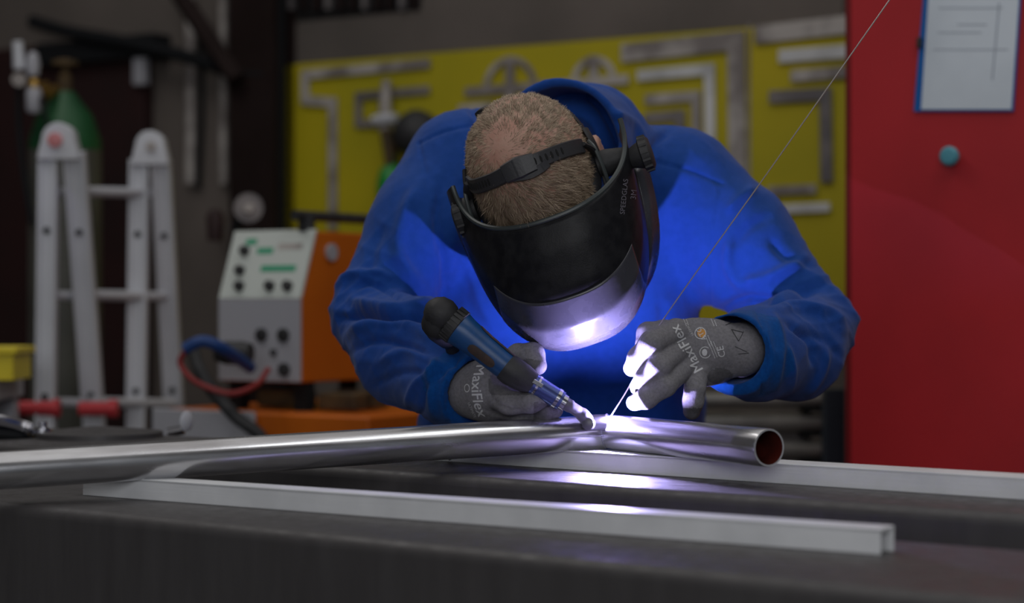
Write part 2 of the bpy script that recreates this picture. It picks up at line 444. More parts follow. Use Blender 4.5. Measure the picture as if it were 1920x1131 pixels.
square('steel_square', [(1530, 354), (1448, 358), (1448, 405)], 17, M['tool'], 'small dull square above a paler small square', 'square')
square('steel_square', [(1556, 388), (1470, 392), (1472, 500)], 17, M['tool_bright'], 'small pale square, lowest on the yellow board', 'square')
# hanging brush, black hood, green bottle
o = empty('hanging_brush', W(722, 240, .05), 'worn brush with a pale wooden handle hanging on the yellow board', 'brush')
bm = B(); tube(bm, [W(725, 150, .05), W(722, 200, .05), W(722, 245, .05)], [.014, .018, .02], 10); obj('brush_handle', bm, M['tool'], o)
bm = B(); tube(bm, [W(722, 245, .06), W(730, 262, .06), W(738, 330, .06)], [.02, .03, .026], 8, ell=.6); obj('bristles', bm, M['brownwood'], o)
bm = B(); tube(bm, [W(702, 226, .07), W(742, 222, .07)], .016, 8); obj('brush_clamp', bm, M['alu'], o)
bm = B(); lathe(bm, W(790, 252, .03), WN, [(-.005, .065), (.03, .07), (.06, .058), (.08, .03), (.085, .005)], 20)
tag(obj('hanging_hood', bm, M['black']), 'round black hood hanging behind the left shoulder', 'hood')
bm = B(); c = W(735, 325, .06); lathe(bm, c-np.array([0, 0, .12]), (0, 0, 1), [(0, .042), (.09, .045), (.13, .035), (.15, .015), (.17, .015)], 16)
tag(obj('green_bottle', bm, mat('green plastic', (.01, .25, .04), .4)), 'green bottle on the board beside the left sleeve', 'bottle')

# ------------------------------------------------------------------ gas cylinder
gc = P(122, 300, 5.1); gc[2] = 0
top = P(122, 180, 5.1)[2]
g = empty('gas_cylinder', gc, 'tall grey gas cylinder with green shoulder behind the ladder', 'gas cylinder')
bm = B(); lathe(bm, gc, (0, 0, 1), [(0, .085), (.02, .092), (top-.14, .092)], 28); obj('cylinder_body', bm, M['greycyl'], g)
bm = B(); lathe(bm, gc, (0, 0, 1), [(top-.14, .0925), (top-.11, .09), (top-.05, .07), (top-.01, .038), (top+.01, .025)], 28); obj('shoulder', bm, M['green'], g)
bm = B(); lathe(bm, gc, (0, 0, 1), [(top+.01, .018), (top+.05, .018), (top+.055, .012), (top+.075, .012), (top+.078, .034), (top+.09, .034), (top+.095, .01)], 16); obj('valve', bm, M['brownwood'], g)
rg = P(62, 160, 5.0)
r_ = empty('gas_regulator', rg, 'pale gas regulator with brass fitting left of the green shoulder', 'regulator')
bm = B(); lathe(bm, P(64, 212, 5.0), (0, 0, 1), [(0, .014), (.01, .02), (.05, .02), (.075, .014)], 14); obj('regulator_body', bm, M['panelgrey'], r_)
bm = B(); lathe(bm, P(64, 160, 5.0), (0, 0, 1), [(-.02, .015), (.0, .018), (.015, .012)], 12); obj('fitting', bm, M['brass'], r_)
bm = B(); lathe(bm, P(62, 142, 5.0), (0, 0, 1), [(0, .014), (.03, .018), (.055, .012), (.06, .005)], 14); obj('cap', bm, M['panelgrey'], r_)
bm = B(); tube(bm, smooth_path([P(82, 155, 5.0), P(90, 178, 5.02), P(104, 165, 5.08)], 10), .012, 8); obj('outlet', bm, M['brass'], r_)
bm = B(); tube(bm, smooth_path([P(68, 168, 5.0), P(85, 215, 4.98), P(92, 265, 4.98)], 12), .005, 6); obj('thin_hose', bm, M['darkgrey'], r_)
r_ = empty('hanging_spanner', P(35, 120, 5.0), 'pale spanner hanging at the far left above the regulator', 'spanner')
bm = B(); tube(bm, [P(33, 78, 5.0), P(37, 130, 5.0)], [.013, .016], 10); obj('shaft', bm, M['alu'], r_)
bm = B(); lathe(bm, P(37, 150, 5.0), (0, -1, 0), [(-.012, .018), (.012, .018)], 14); obj('ring_end', bm, M['tool'], r_)
bm = B(); tube(bm, smooth_path([P(35, 155, 5.03), P(36, 240, 5.03), P(45, 330, 5.03), P(60, 420, 5.03)], 16), .008, 8)
tag(obj('hanging_cable', bm, M['darkgrey']), 'dark cable hanging left of the gas cylinder', 'cable')

# ------------------------------------------------------------------ ladder
LY = 4.35
lad = empty('folding_ladder', (P(200, 0, LY)[0], LY, 0), 'aluminium folding ladder with red clips standing behind the table', 'ladder')
def rail(xt, yt, xb, yb, w, Y0, Y1, name='rail'):
    a = P(xt, yt, Y0); b = P(xb, yb, Y1); d = (b-a); b = a+d*((0-a[2])/d[2])
    bm = B(); d = nrm(b-a); s = nrm(np.cross(d, (0, 1, 0))); t = np.cross(s, d)
    wm = w/FP*LY
    box(bm, (a+b)/2, (np.linalg.norm(b-a), wm, .026), [d, s, t])
    box(bm, (a+b)/2+s*(wm/2-.004)-t*.004, (np.linalg.norm(b-a), .007, .034), [d, s, t])
    box(bm, (a+b)/2-s*(wm/2-.004)-t*.004, (np.linalg.norm(b-a), .007, .034), [d, s, t])
    o = obj(name, bm, M['alu'], lad, smooth=False, bevel=.002)
    # bolt holes
    for f in (.12, .37, .62):
        q = a+(b-a)*f
        bm = B(); lathe(bm, q-t*.013 if t[1] > 0 else q+t*.013, (0, -1, 0), [(0, .008), (.004, .008)], 10); obj('bolt', bm, M['black'], o)
    return a, b
rails = [rail(92, 285, 86, 800, 36, LY, LY-.03), rail(140, 285, 176, 780, 40, LY, LY+.10),
         rail(262, 300, 256, 800, 38, LY+.25, LY+.22), rail(302, 300, 328, 790, 38, LY+.25, LY+.35)]
def hinge(x, y, Y, r):
    bm = B(); c = P(x, y, Y)
    n = 24; t = .024
    outl = [(math.cos(a)*r*1.0, math.sin(a)*r) for a in np.linspace(0, PI, 13)]+[(-r*1.15, -.02), (-r*1.3, -.045), (r*1.3, -.045), (r*1.15, -.02)]
    lo = [bm.verts.new(V(c+np.array([u, -t, v]))) for u, v in outl]; hi = [bm.verts.new(V(c+np.array([u, t, v]))) for u, v in outl]
    bm.faces.new(lo); bm.faces.new(hi[::-1])
    for i in range(len(lo)): bm.faces.new((lo[i], lo[(i+1)%len(lo)], hi[(i+1)%len(lo)], hi[i]))
    return obj('hinge', bm, M['alu'], lad, bevel=.003)
h1 = hinge(113, 262, LY-.005, .036)
bm = B(); lathe(bm, P(104, 263, LY-.03), (0, -1, 0), [(-.003, .016), (.01, .016), (.012, .008)], 14); obj('hinge_button', bm, mat('faded red button', (.6, .22, .22), .5), h1)
h2 = hinge(284, 274, LY+.245, .034)
bm = B(); lathe(bm, P(283, 275, LY+.22), (0, -1, 0), [(-.003, .012), (.006, .012)], 14); obj('hinge_button', bm, M['tool'], h2)
for y in (362, 556, 757, 960):
    f = (y-285)/(800-285)
    xa = 140+36*f; xb = 302+26*f
    bm = B(); tube(bm, [P(xa, y-4, LY+.07), P(xb, y, LY+.30)], .011, 10); obj('rung', bm, M['alu'], lad)
    bm = B(); tube(bm, [P(90, y-2, LY), P(258, y, LY+.24)], .011, 10); obj('rung', bm, M['alu'], lad)
for x, y, Y in ((66, 765, LY-.03), (176, 766, LY+.02)):
    bm = B(); c = P(x, y, Y); tube(bm, [c-np.array([.03, .01, 0]), c+np.array([.045, -.01, 0])], .016, 10); tube(bm, [c+np.array([.035, -.01, 0]), c+np.array([.055, -.01, 0])], .02, 8)
    obj('locking_clip', bm, M['red_plastic'], lad)['label'] = 'red plastic locking clip'

# ------------------------------------------------------------------ welding machine on a cart
mz0 = P(0, 716, 4.15)[2]
FL = P(412, 600, 4.2); FL = FL*np.array([1, 1, 0]); wM = .215; dM = .46
def MM(s, b, z): return FL+WD*s-WN*b+np.array([0, 0, z])
mc = empty('welding_machine', MM(wM/2, dM/2, mz0), 'orange welding machine with white control panel on a cart', 'welding machine')
zk = P(412, 560, 4.2)[2]; zt_ = P(440, 436, 4.2)[2]
def prism(bm, poly, s0, s1):
    a = [bm.verts.new(V(MM(s0, b, z))) for b, z in poly]; c = [bm.verts.new(V(MM(s1, b, z))) for b, z in poly]
    bm.faces.new(a); bm.faces.new(c[::-1])
    for i in range(len(a)): bm.faces.new((a[i], a[(i+1)%len(a)], c[(i+1)%len(a)], c[i]))
bm = B(); prism(bm, [(.004, mz0), (.004, zk), (.054, zt_), (dM, zt_), (dM, mz0)], .004, wM); obj('machine_case', bm, M['orange'], mc, smooth=False, bevel=.004)
bm = B(); prism(bm, [(-.004, zk), (.048, zt_+.004), (.056, zt_+.004), (.0045, zk)], 0, wM+.002); cp = obj('control_panel', bm, M['panel'], mc, smooth=False, bevel=.001)
bm = B(); prism(bm, [(-.004, mz0+.002), (-.004, zk-.001), (.0035, zk-.001), (.0035, mz0+.002)], 0, wM+.002); lp = obj('front_panel', bm, M['panelgrey'], mc, smooth=False, bevel=.001)
sl = nrm(MM(0, .052, zt_)-MM(0, 0, zk)); sn = np.cross(WD, sl); sn = sn if sn@WN > 0 else -sn
def onslope(u, v): return MM(wM*u, -.004, zk)+sl*v*(zt_-zk)*1.06
for u, v in ((.20, .42), (.24, .18), (.62, .18), (.84, .18), (.2, .72)):
    bm = B(); lathe(bm, onslope(u, v), sn, [(0, .012), (.012, .010), (.014, .003)], 14); obj('dial', bm, M['black'], cp)
for u0, u1, v in ((.45, .88, .45), (.18, .32, .86), (.35, .55, .72), (.6, .9, .78)):
    bm = B(); box(bm, onslope((u0+u1)/2, v)+sn*.001, (wM*(u1-u0), .014, .001), [WD, sl, sn]); obj('panel_mark', bm, M['greenprint'] if v != .78 else M['tool'], cp, smooth=False)
for u, z in ((.55, P(0, 628, 4.15)[2]), (.82, P(0, 628, 4.15)[2]), (.83, P(0, 692, 4.15)[2]), (.70, P(0, 660, 4.15)[2])):
    bm = B(); r = .014 if z != P(0, 660, 4.15)[2] else .007
    lathe(bm, MM(wM*u, .001, z), WN, [(0, r*1.1), (.012, r), (.014, r*.5)], 14); obj('socket', bm, M['black'], lp)
bm = B(); c = MM(wM+.002, .10, P(0, 474, 4.2)[2]); lathe(bm, c, WD, [(0, .018), (.006, .018)], 16); obj('screw_cap', bm, M['panelgrey'], mc)
bm = B(); za = P(0, 405, 4.15)[2]
tube(bm, [MM(wM-.03, .06, zt_), MM(wM-.03, .06, za)], .018, 8); tube(bm, [MM(wM-.03, .02, za), MM(wM-.03, .40, za)], .011, 8); tube(bm, [MM(wM-.03, .38, zt_), MM(wM-.03, .38, za)], .012, 8)
obj('machine_handle', bm, M['black'], mc)
# cart
cz = P(0, 770, 4.15)[2]
ct = empty('equipment_cart', MM(wM/2+.04, dM/2, 0), 'orange steel cart carrying the welding machine', 'cart')
bm = B(); box(bm, MM(wM/2+.05, dM/2+.02, cz-.03), (wM+.34, dM+.16, .06), [WD, WN, np.array([0, 0, 1.])]); obj('cart_tray', bm, M['orange'], ct, smooth=False, bevel=.006)
bm = B(); box(bm, MM(.02, -.075, cz-.035), (wM+.06, .012, .075), [WD, WN, np.array([0, 0, 1.])]); obj('tray_front', bm, M['panelgrey'], ct, smooth=False, bevel=.003)
for s, b in ((.0, -.02), (wM+.12, -.02), (0, dM), (wM+.12, dM)):
    bm = B(); tube(bm, [MM(s, b, 0), MM(s, b, cz-.06)], .016, 8); obj('leg', bm, M['darkgrey'], ct)
for s, b in ((.02, .04), (wM-.02, .04), (.02, dM-.04), (wM-.02, dM-.04)):
    bm = B(); box(bm, MM(s, b, (cz+mz0)/2), (.03, .03, mz0-cz), [WD, WN, np.array([0, 0, 1.])]); obj('machine_foot', bm, M['darkgrey'], mc, smooth=False)
for i, (x, y, L) in enumerate(((.10, .10, .2), (.28, .06, .16), (.25, .16, .2))):
    bm = B(); c = MM(x, y, cz+.022+.0*i); d = nrm(WD+WN*(random.random()-.5)*.4)
    box(bm, c, (L*.6, .05, .035), [d, np.cross((0, 0, 1), d), np.array([0, 0, 1.])])
    tag(obj('wood_offcut', bm, M['brownwood'], smooth=False, bevel=.006), ['brown wooden offcut under the white front of the welding machine', 'brown wooden offcut on the front right of the orange cart', 'brown wooden offcut furthest back on the orange cart'][i], 'offcut')
# cables
def cable(name, pts, r, m, label, cat='cable'):
    bm = B(); tube(bm, smooth_path([P(*p) for p in pts], 10*len(pts)), r, 10)
    return tag(obj(name, bm, m), label, cat)
cable('welding_cable', [(362, 650, 4.0), (372, 690, 3.98), (400, 735, 3.96), (440, 780, 3.95), (500, 840, 3.95), (520, 1000, 3.95)], .013, M['black'], 'thick black cable running down from the welding machine')
cable('red_hose', [(352, 655, 3.92), (338, 680, 3.92), (365, 715, 3.90), (430, 738, 3.90), (480, 722, 3.95), (503, 693, 4.06)], .006, M['red_hose'], 'thin red hose looping in front of the welding machine', 'hose')
cable('blue_cable', [(345, 655, 3.9), (380, 640, 3.9), (420, 655, 3.92), (470, 690, 4.02)], .012, M['blue_cable'], 'blue cable bundle hanging beside the welding machine')
bm = B(); lathe(bm, P(432, 662, 4.02), (1, -.3, 0), [(-.03, .018), (-.01, .024), (.03, .024), (.045, .02)], 12)
tag(obj('cable_plug', bm, M['black']), 'black plug in front of the light grey machine panel', 'plug')
o = empty('hanging_lamp', P(466, 390, 4.9), 'round silver lamp hanging behind the welding machine', 'lamp')
bm = B(); lathe(bm, P(466, 390, 4.9), (0, -1, 0), [(-.05, .015), (-.02, .032), (0, .036)], 18); obj('lamp_reflector', bm, M['tool_dark'], o)
bm = B(); lathe(bm, P(466, 392, 4.9), (0, -1, 0), [(-.001, .016), (.012, .010)], 12); obj('lamp_glass', bm, M['tool'], o)
bm = B(); tube(bm, [P(440, 430, 4.95), P(455, 405, 4.93)], .012, 8); tube(bm, [P(440, 428, 4.95), W(440, 428, .1)], .012, 8); obj('lamp_arm', bm, M['darkgrey'], o)
bm = B(); lathe(bm, P(404, 452, 5.0), (0, 0, 1), [(0, .02), (.06, .024), (.08, .012)], 12)
o = tag(obj('red_canister', bm, M['darkred']), 'small dark red canister hanging below the pale conduits', 'canister')
bm = B(); tube(bm, [P(402, 425, 5.0), W(402, 425, .02)], .008, 6); obj('bracket', bm, M['darkgrey'], o)

# ------------------------------------------------------------------ left bench with yellow crate
bz = P(0, 712, 4.0)[2]
bn = empty('side_bench', (-1.35, 4.05, 0), 'grey side bench at the far left carrying the yellow crate', 'bench')
bm = B(); box(bm, (-1.42, 4.04, bz-.02), (.80, .24, .04)); obj('bench_top', bm, M['panelgrey'], bn, smooth=False, bevel=.003)
for sx in (-1.7, -1.05):
    for sy in (3.94, 4.14):
        bm = B(); box(bm, (sx, sy, (bz-.04)/2), (.04, .04, bz-.04)); obj('leg', bm, M['panelgrey'], bn, smooth=False, bevel=.002)
bm = B(); box(bm, (-1.14, 3.93, bz-.13), (.16, .03, .1)); obj('drawer_front', bm, M['orange'], bn, smooth=False, bevel=.003)
bm = B()
x0, x1, y0, y1, z0, z1 = -1.26, P(58, 0, 3.98)[0]-.02, 3.94, 4.10, bz, bz+.065
cc = ((x0+x1)/2, (y0+y1)/2)
box(bm, (cc[0], cc[1], z0+.004), (x1-x0-.02, y1-y0-.02, .008))
for sx, w_, a_ in ((x0+.01, .006, 0), (x1-.01, .006, 0)): box(bm, (sx, cc[1], (z0+z1)/2), (.006, y1-y0-.01, z1-z0))
for sy in (y0+.01, y1-.01): box(bm, (cc[0], sy, (z0+z1)/2), (x1-x0-.02, .006, z1-z0))
for sy in (y0+.004, y1-.004): box(bm, (cc[0], sy, z1-.006), (x1-x0, .01, .014))
for sx in (x0+.004, x1-.004): box(bm, (sx, cc[1], z1-.006), (.01, y1-y0, .014))
tag(obj('storage_crate', bm, M['yellow_pl'], smooth=False, bevel=.002), 'open yellow plastic crate on the side bench at the left', 'crate')

# ------------------------------------------------------------------ red cabinet
CO = P(1583, 0, 3.7)*np.array([1, 1, 0])
def CF(px, py, off=0.0):
    d = P(px, py, 1.0)-np.array([0, 0, ZC]); a = CO+WN*off-np.array([0, 0, ZC]); t = (a@WN)/(d@WN); return np.array([0, 0, ZC])+d*t
def cbox(bm, s0, s1, z0, z1, o0, o1):
    box(bm, CO+WD*(s0+s1)/2+WN*(o0+o1)/2+np.array([0, 0, (z0+z1)/2]), (s1-s0, o1-o0, z1-z0), [WD, WN, np.array([0, 0, 1.])])
cab = empty('red_cabinet', CO+WD*.4-WN*.25, 'tall red steel cabinet filling the right side', 'cabinet')
bm = B(); cbox(bm, 0, .85, 0, 2.1, -.5, 0); obj('cabinet_body', bm, M['cabinet_edge'], cab, smooth=False, bevel=.006)
bm = B(); cbox(bm, .018, .832, .06, 2.07, .001, .016); dr = obj('door', bm, M['cabinet'], cab, smooth=False, bevel=.004)
kx = CF(1787, 294, .016); bm = B(); lathe(bm, kx, WN, [(0, .012), (.010, .012), (.014, .017), (.022, .0175), (.027, .013), (.028, .004)], 24)
obj('knob', bm, M['knobblue'], dr)['label'] = 'round pale blue knob'
fo = empty('document_pocket', CF(1810, 100, .02), 'blue document pocket with white paper on the red cabinet door', 'document holder')
def quadplate(name, pts, off, th, m, parent):
    bm = B(); f = [bm.verts.new(V(CF(x, y, off))) for x, y in pts]; b = [bm.verts.new(V(CF(x, y, off)-WN*th)) for x, y in pts]
    bm.faces.new(f); bm.faces.new(b[::-1])
    for i in range(len(f)): bm.faces.new((f[i], f[(i+1)%len(f)], b[(i+1)%len(b)], b[i]))
    return obj(name, bm, m, parent, smooth=False)
quadplate('pocket_back', [(1738, -90), (1920, -90), (1900, 209), (1713, 209)], .0205, .0035, M['folder'], fo)
pa = quadplate('paper', [(1746, -84), (1916, -84), (1896, 205), (1727, 205)], .0225, .0015, M['paper'], fo)
for x0_, x1_, y_ in ((1760, 1880, 14), (1795, 1850, 45), (1750, 1890, 92), (1758, 1840, 60)):
    quadplate('printed_line', [(x0_, y_), (x1_, y_), (x1_, y_+2), (x0_, y_+2)], .023, .0004, M['pen'], pa)
quadplate('printed_line', [(1872, 5), (1875, 5), (1862, 150), (1859, 150)], .023, .0004, M['pen'], pa)
bm = B(); box(bm, CF(1724, 80, .024), (.010, .006, .02), [WD, WN, np.array([0, 0, 1.])]); obj('clip', bm, M['black'], fo, smooth=False, bevel=.002)

# ------------------------------------------------------------------ tube rack behind
pz = [P(1400, y, 4.3)[2] for y in (750, 793, 843)]
rk = empty('tube_rack', P(1555, 0, 4.35)*np.array([1, 1, 0]), 'dark steel rack holding silver tubes left of the red cabinet', 'rack')
p0 = P(1562, 0, 4.15)*np.array([1, 1, 0])
bm = B(); box(bm, p0+np.array([0, 0, .46]), (.042, .05, .95)); ptop = P(0, 690, 4.2)[2]; obj('rack_post', bm, mat('dark blue grey steel', (.02, .03, .045), .5), rk, smooth=False, bevel=.004)
tdir = np.array([1., 0, 0])
for i, z in enumerate(pz):
    e = P(1545, 0, 4.28)[0]
    bm = B(); rr = .019 if i else .016
    tube(bm, [(e-.42, 4.28, z), (e-.004, 4.28, z), (e, 4.28, z)], [rr, rr, rr*.9], 16)
    tag(obj('steel_tube', bm, M['tubes']), ['topmost silver tube in the rack below the right forearm', 'second silver tube from the top in the rack', 'lowest silver tube in the rack, beside the open pipe end'][i], 'tube', 'silver tubes in the rack')
    bm = B(); box(bm, (e-.02, 4.295, z-rr-.004), (.06, .07, .008)); obj('rack_arm', bm, M['darkgrey'], rk, smooth=False)
bm = B(); box(bm, (p0[0]-.24, 4.33, .45), (.44, .02, .85)); obj('rack_back', bm, M['tool_dark'], rk, smooth=False)

# ------------------------------------------------------------------ welding table : two beams
hR, hF = .2135, .232
zR, zF = ZC-hR, ZC-hF
TD = nrm((1, -.77, 0)); TN = np.array([TD[1], -TD[0], 0]); TN = TN if TN[1] < 0 else -TN     # towards the camera
def beam(name, p_edge, ztop, width, height, s0, s1, parent):
    c = np.array([p_edge[0], p_edge[1], 0])+TD*(s0+s1)/2-TN*width/2+np.array([0, 0, ztop-height/2])
    bm = B(); box(bm, c, (s1-s0, width, height), [TD, TN, np.array([0, 0, 1.])])
    bm2 = bm
    o = obj(name, bm, M['steel_beam'], parent, bevel=0)
    b = o.modifiers.new('bevel', 'BEVEL'); b.width = .013; b.segments = 6; b.limit_method = 'ANGLE'
    return o
tb = empty('welding_table', (0, 2.3, 0), 'heavy dark steel welding table of two thick beams', 'table')
fe = P(1920, 1131, 1.533); re_ = P(1920, 964, 1.995)
beam('front_beam', fe, zF, .315, .20, -1.9, 1.2, tb)
beam('rear_beam', re_, zR, .30, .18, -2.6, 1.2, tb)
for s in (-1.6, .9):
    a = np.array([fe[0], fe[1], 0])+TD*s-TN*.15; b = np.array([re_[0], re_[1], 0])+TD*s-TN*.15
    bm = B(); c = (a+b)/2; box(bm, c+np.array([0, 0, zF-.16]), (.10, np.linalg.norm((b-a)@TN)+.02, .10), [TD, TN, np.array([0, 0, 1.])]); obj('cross_member', bm, M['steel_beam'], tb, smooth=False, bevel=.006)
    for q, zz in ((a, zF-.2), (b, zR-.18)):
        bm = B(); box(bm, q+np.array([0, 0, zz/2]), (.10, .10, zz), [TD, TN, np.array([0, 0, 1.])]); obj('leg', bm, M['steel_beam'], tb, smooth=False, bevel=.006)
# aluminium channel bars
def channel(name, a, b, width, h, label, flange=.004):
    a = np.array(a); b = np.array(b); d = nrm(b-a); n = np.array([d[1], -d[0], 0]); n = n if n[1] < 0 else -n
    L = np.linalg.norm(b-a); up = np.array([0, 0, 1.])
    bm = B()
    box(bm, (a+b)/2-n*flange/2+up*h/2, (L, flange, h), [d, n, up])
    box(bm, (a+b)/2-n*width/2+up*(h-flange/2+.0002), (L, width, flange), [d, n, up])
    box(bm, (a+b)/2-n*(width-flange/2)+up*h/2, (L, flange, h), [d, n, up])
    o = obj(name, bm, M['bar'], smooth=False, bevel=.0008)
    return tag(o, label, 'bar')
fl = P(155, 928.6, 2.382); fr = P(1650, 1040.8, 1.820); fl[2] = fr[2] = zF+.0002
channel('aluminium_channel', fl, fr, .034, .0237, 'shorter aluminium channel lying on the near edge of the table')
rl = P(620, 850.5, 2.79); rr = P(1920, 937.6, 2.139); rl[2] = rr[2] = zR+.0002
rd = nrm(rr-rl); rr = rr+rd*.45
channel('aluminium_channel', rl, rr, .05, .0237, 'longer aluminium channel under the pipe joint, running to the right edge')

# ------------------------------------------------------------------ the two pipes
PR = .0222
zbR = zR+.0241+PR; 
AP = P(1140, 807, 2.56); AP[2] = zbR
RE = P(1442, 843, 2.276); RE[2] = zbR
LE = P(0, 882, 2.276)
cross = .39
ldir = LE-AP; LE2 = AP+ldir*1.45
# left pipe must clear the near channel
nb = nrm((RE-AP)/np.linalg.norm(RE-AP)-(LE-AP)/np.linalg.norm(LE-AP))   # normal of the mitre plane
def pipe(name, a, b, mitre_at_a, label, openend):
    d = nrm(b-a); _, u, w = frame_along(d); n = 64
    bm = B(); lay = bm.faces.layers.int.new('x')
    L = np.linalg.norm(b-a)
    def ring(pos, r, mit=False):
        out = []
        for t in np.linspace(0, 2*PI, n, endpoint=False):
            p = pos+r*(math.cos(t)*u+math.sin(t)*w)
            if mit: p = p-d*(((p-a)@nb)/(d@nb))
            out.append(bm.verts.new(V(p)))
        return out
    rs = [ring(a, PR, True)]+[ring(a+d*L*f, PR) for f in np.linspace(.1, .995, 8)]+[ring(b, PR-.0006)]
    ri = [ring(b, PR-.0026), ring(b-d*.002, PR-.003), ring(a+d*.03, PR-.003), ring(a, PR-.003, True)]
    seq = rs+ri
    for k, (q, z) in enumerate(zip(seq, seq[1:])):
        for i in range(n):
            f = bm.faces.new((q[i], q[(i+1)%n], z[(i+1)%n], z[i]))
            f.material_index = 0 if k < len(rs)-1 else (1 if k == len(rs)-1 else 2)
    for i in range(n):
        f = bm.faces.new((ri[-1][i], ri[-1][(i+1)%n], rs[0][(i+1)%n], rs[0][i])); f.material_index = 2
    # object axis along the pipe so the brushed texture follows it
    me = bpy.data.meshes.new(name); bmesh.ops.recalc_face_normals(bm, faces=bm.faces)
    R = Matrix(((d[0], u[0], w[0], a[0]), (d[1], u[1], w[1], a[1]), (d[2], u[2], w[2], a[2]), (0, 0, 0, 1)))
    bmesh.ops.transform(bm, matrix=R.inverted(), verts=bm.verts)
    bm.to_mesh(me); bm.free(); o = link(name, me, [M['pipe'], M['pipe_rim'], M['pipe_in']]); o.matrix_world = R
    me.set_sharp_from_angle(angle=math.radians(50))
    return tag(o, label, 'pipe')
pipe('steel_pipe', AP, LE2, True, 'long polished steel pipe running out to the left edge', False)
pipe('steel_pipe', AP, RE, True, 'short polished steel pipe with its open end facing right', True)
# weld seam
bm = B(); _, u, w = frame_along(nb)
pts = []
for t in np.linspace(.35*PI, 1.0*PI, 20):
    q = math.cos(t)*np.array([0, -1., 0])*1+0
dL = nrm(LE-AP); _, u, w = frame_along(dL)
for t in np.linspace(0, 2*PI, 120, endpoint=False):
    p = AP+(PR+.0001)*(math.cos(t)*u+math.sin(t)*w); p = p-dL*(((p-AP)@nb)/(dL@nb)); pts.append((p, t))
good = [p for p, t in pts if (p[1] < AP[1]-.002 and p[2] > AP[2]-.020)]
good.sort(key=lambda p: p[2])
for i, p in enumerate(good[::2]):
    r = bmesh.ops.create_icosphere(bm, subdivisions=1, radius=.0013+.0003*random.random())['verts']
    bmesh.ops.translate(bm, verts=r, vec=V(p))
tag(obj('weld_bead', bm, M['chrome']), 'thin weld bead where the two pipes meet', 'weld')
# arc
ARC = P(1143, 788, 2.524)
bm = B(); r = bmesh.ops.create_icosphere(bm, subdivisions=3, radius=.0036)['verts']
bmesh.ops.translate(bm, verts=r, vec=V(ARC))
marc = mat('welding arc', (1, 1, 1), emit=(.50, .43, 1.0), estr=31000)
tag(obj('welding_arc', bm, marc), 'blinding white welding arc at the pipe joint', 'arc')

# ------------------------------------------------------------------ clamp at left edge of table
cl = empty('toggle_clamp', P(40, 812, 3.1), 'shiny steel clamp with brass nut on the table at the left edge', 'clamp')
bm = B(); tube(bm, smooth_path([P(-60, 786, 3.05), P(0, 790, 3.08), P(40, 800, 3.1), P(58, 806, 3.1)], 16), [.011]*16+[.008], 10); obj('clamp_lever', bm, M['chrome'], cl)
bm = B(); lathe(bm, P(82, 820, 3.12), (0, 0, 1), [(0, .02), (.006, .02)], 6); obj('nut', bm, M['brass'], cl)
bm = B(); lathe(bm, P(80, 815, 3.12), (0, 0, 1), [(0, .018), (.008, .016), (.012, .007), (.02, .007)], 12); obj('bolt_head', bm, M['chrome'], cl)
bm = B(); tube(bm, [P(-60, 812, 3.05), P(30, 818, 3.1), P(60, 820, 3.12)], .012, 8); obj('clamp_base', bm, M['darkgrey'], cl)
bm = B(); lathe(bm, np.append(P(185, 815, 3.14)[:2], zR), (0, 0, 1), [(0, .10), (.008, .10), (.012, .06), (.016, .02)], 32)
tag(obj('round_plate', bm, M['steel_beam']), 'flat round dark steel plate lying beside the clamp', 'plate')
g_ = empty('wing_nut', P(350, 800, 3.2), 'small shiny wing nut screw standing behind the long pipe', 'screw')
bm = B(); tube(bm, [P(315, 812, 3.2), P(345, 806, 3.2)], .008, 8); obj('screw_shaft', bm, M['chrome'], g_)
bm = B(); lathe(bm, P(350, 790, 3.2), (1, -.6, 0), [(-.004, .010), (0, .017), (.004, .010)], 16); obj('wing', bm, M['alu'], g_)

# ------------------------------------------------------------------ head frame
HC = P(1001, 330, 2.585)
hf = nrm((.30, -.12, -.95)); hu = np.array([-.20, -.96, .14]); hu = nrm(hu-(hu@hf)*hf); hl = np.cross(hu, hf)
hl = hl if hl[0] > 0 else -hl
HR = np.stack([hl, hf, hu])
def HL(l, f, u): return HC+hl*l+hf*f+hu*u
NB = P(1090, 262, 2.87)           # neck base

# ------------------------------------------------------------------ skeleton
LH = [[P(925, 705, 2.575), P(972, 666, 2.565), P(998, 666, 2.55), P(1008, 686, 2.535)],
      [P(915, 735, 2.553), P(955, 757, 2.524), P(997, 753, 2.508), P(1013, 748, 2.510)],
      [P(925, 758, 2.565), P(975, 774, 2.545), P(1024, 770, 2.530), P(1040, 769, 2.531)],
      [P(925, 770, 2.578), P(970, 778, 2.578), P(1010, 772, 2.572), P(1024, 772, 2.567)],
      [P(915, 765, 2.592), P(955, 768, 2.607), P(985, 765, 2.602)]]
RH = [[P(1300, 625, 2.60), P(1245, 622, 2.605), P(1215, 625, 2.60), P(1208, 645, 2.59)],
      [P(1268, 622, 2.555), P(1222, 643, 2.512), P(1198, 672, 2.528), P(1185, 690, 2.548)],
      [P(1272, 655, 2.552), P(1237, 686, 2.506), P(1211, 711, 2.520), P(1197, 725, 2.542)],
      [P(1285, 685, 2.557), P(1247, 723, 2.506), P(1212, 747, 2.508), P(1190, 755, 2.526)],
      [P(1308, 698, 2.562), P(1303, 728, 2.545), P(1300, 752, 2.547), P(1297, 771, 2.553)]]
HANDS = LH+RH
shL = P(812, 305, 2.97); elL = P(686, 588, 2.84); wrL = P(880, 728, 2.60)
shR = P(1325, 330, 2.97); elR = P(1528, 606, 2.84); wrR = P(1392, 655, 2.60)
def abs3(x, y, z): return np.array([x, y, ZC+z])
hipC = abs3(.085, 3.30, -.22)
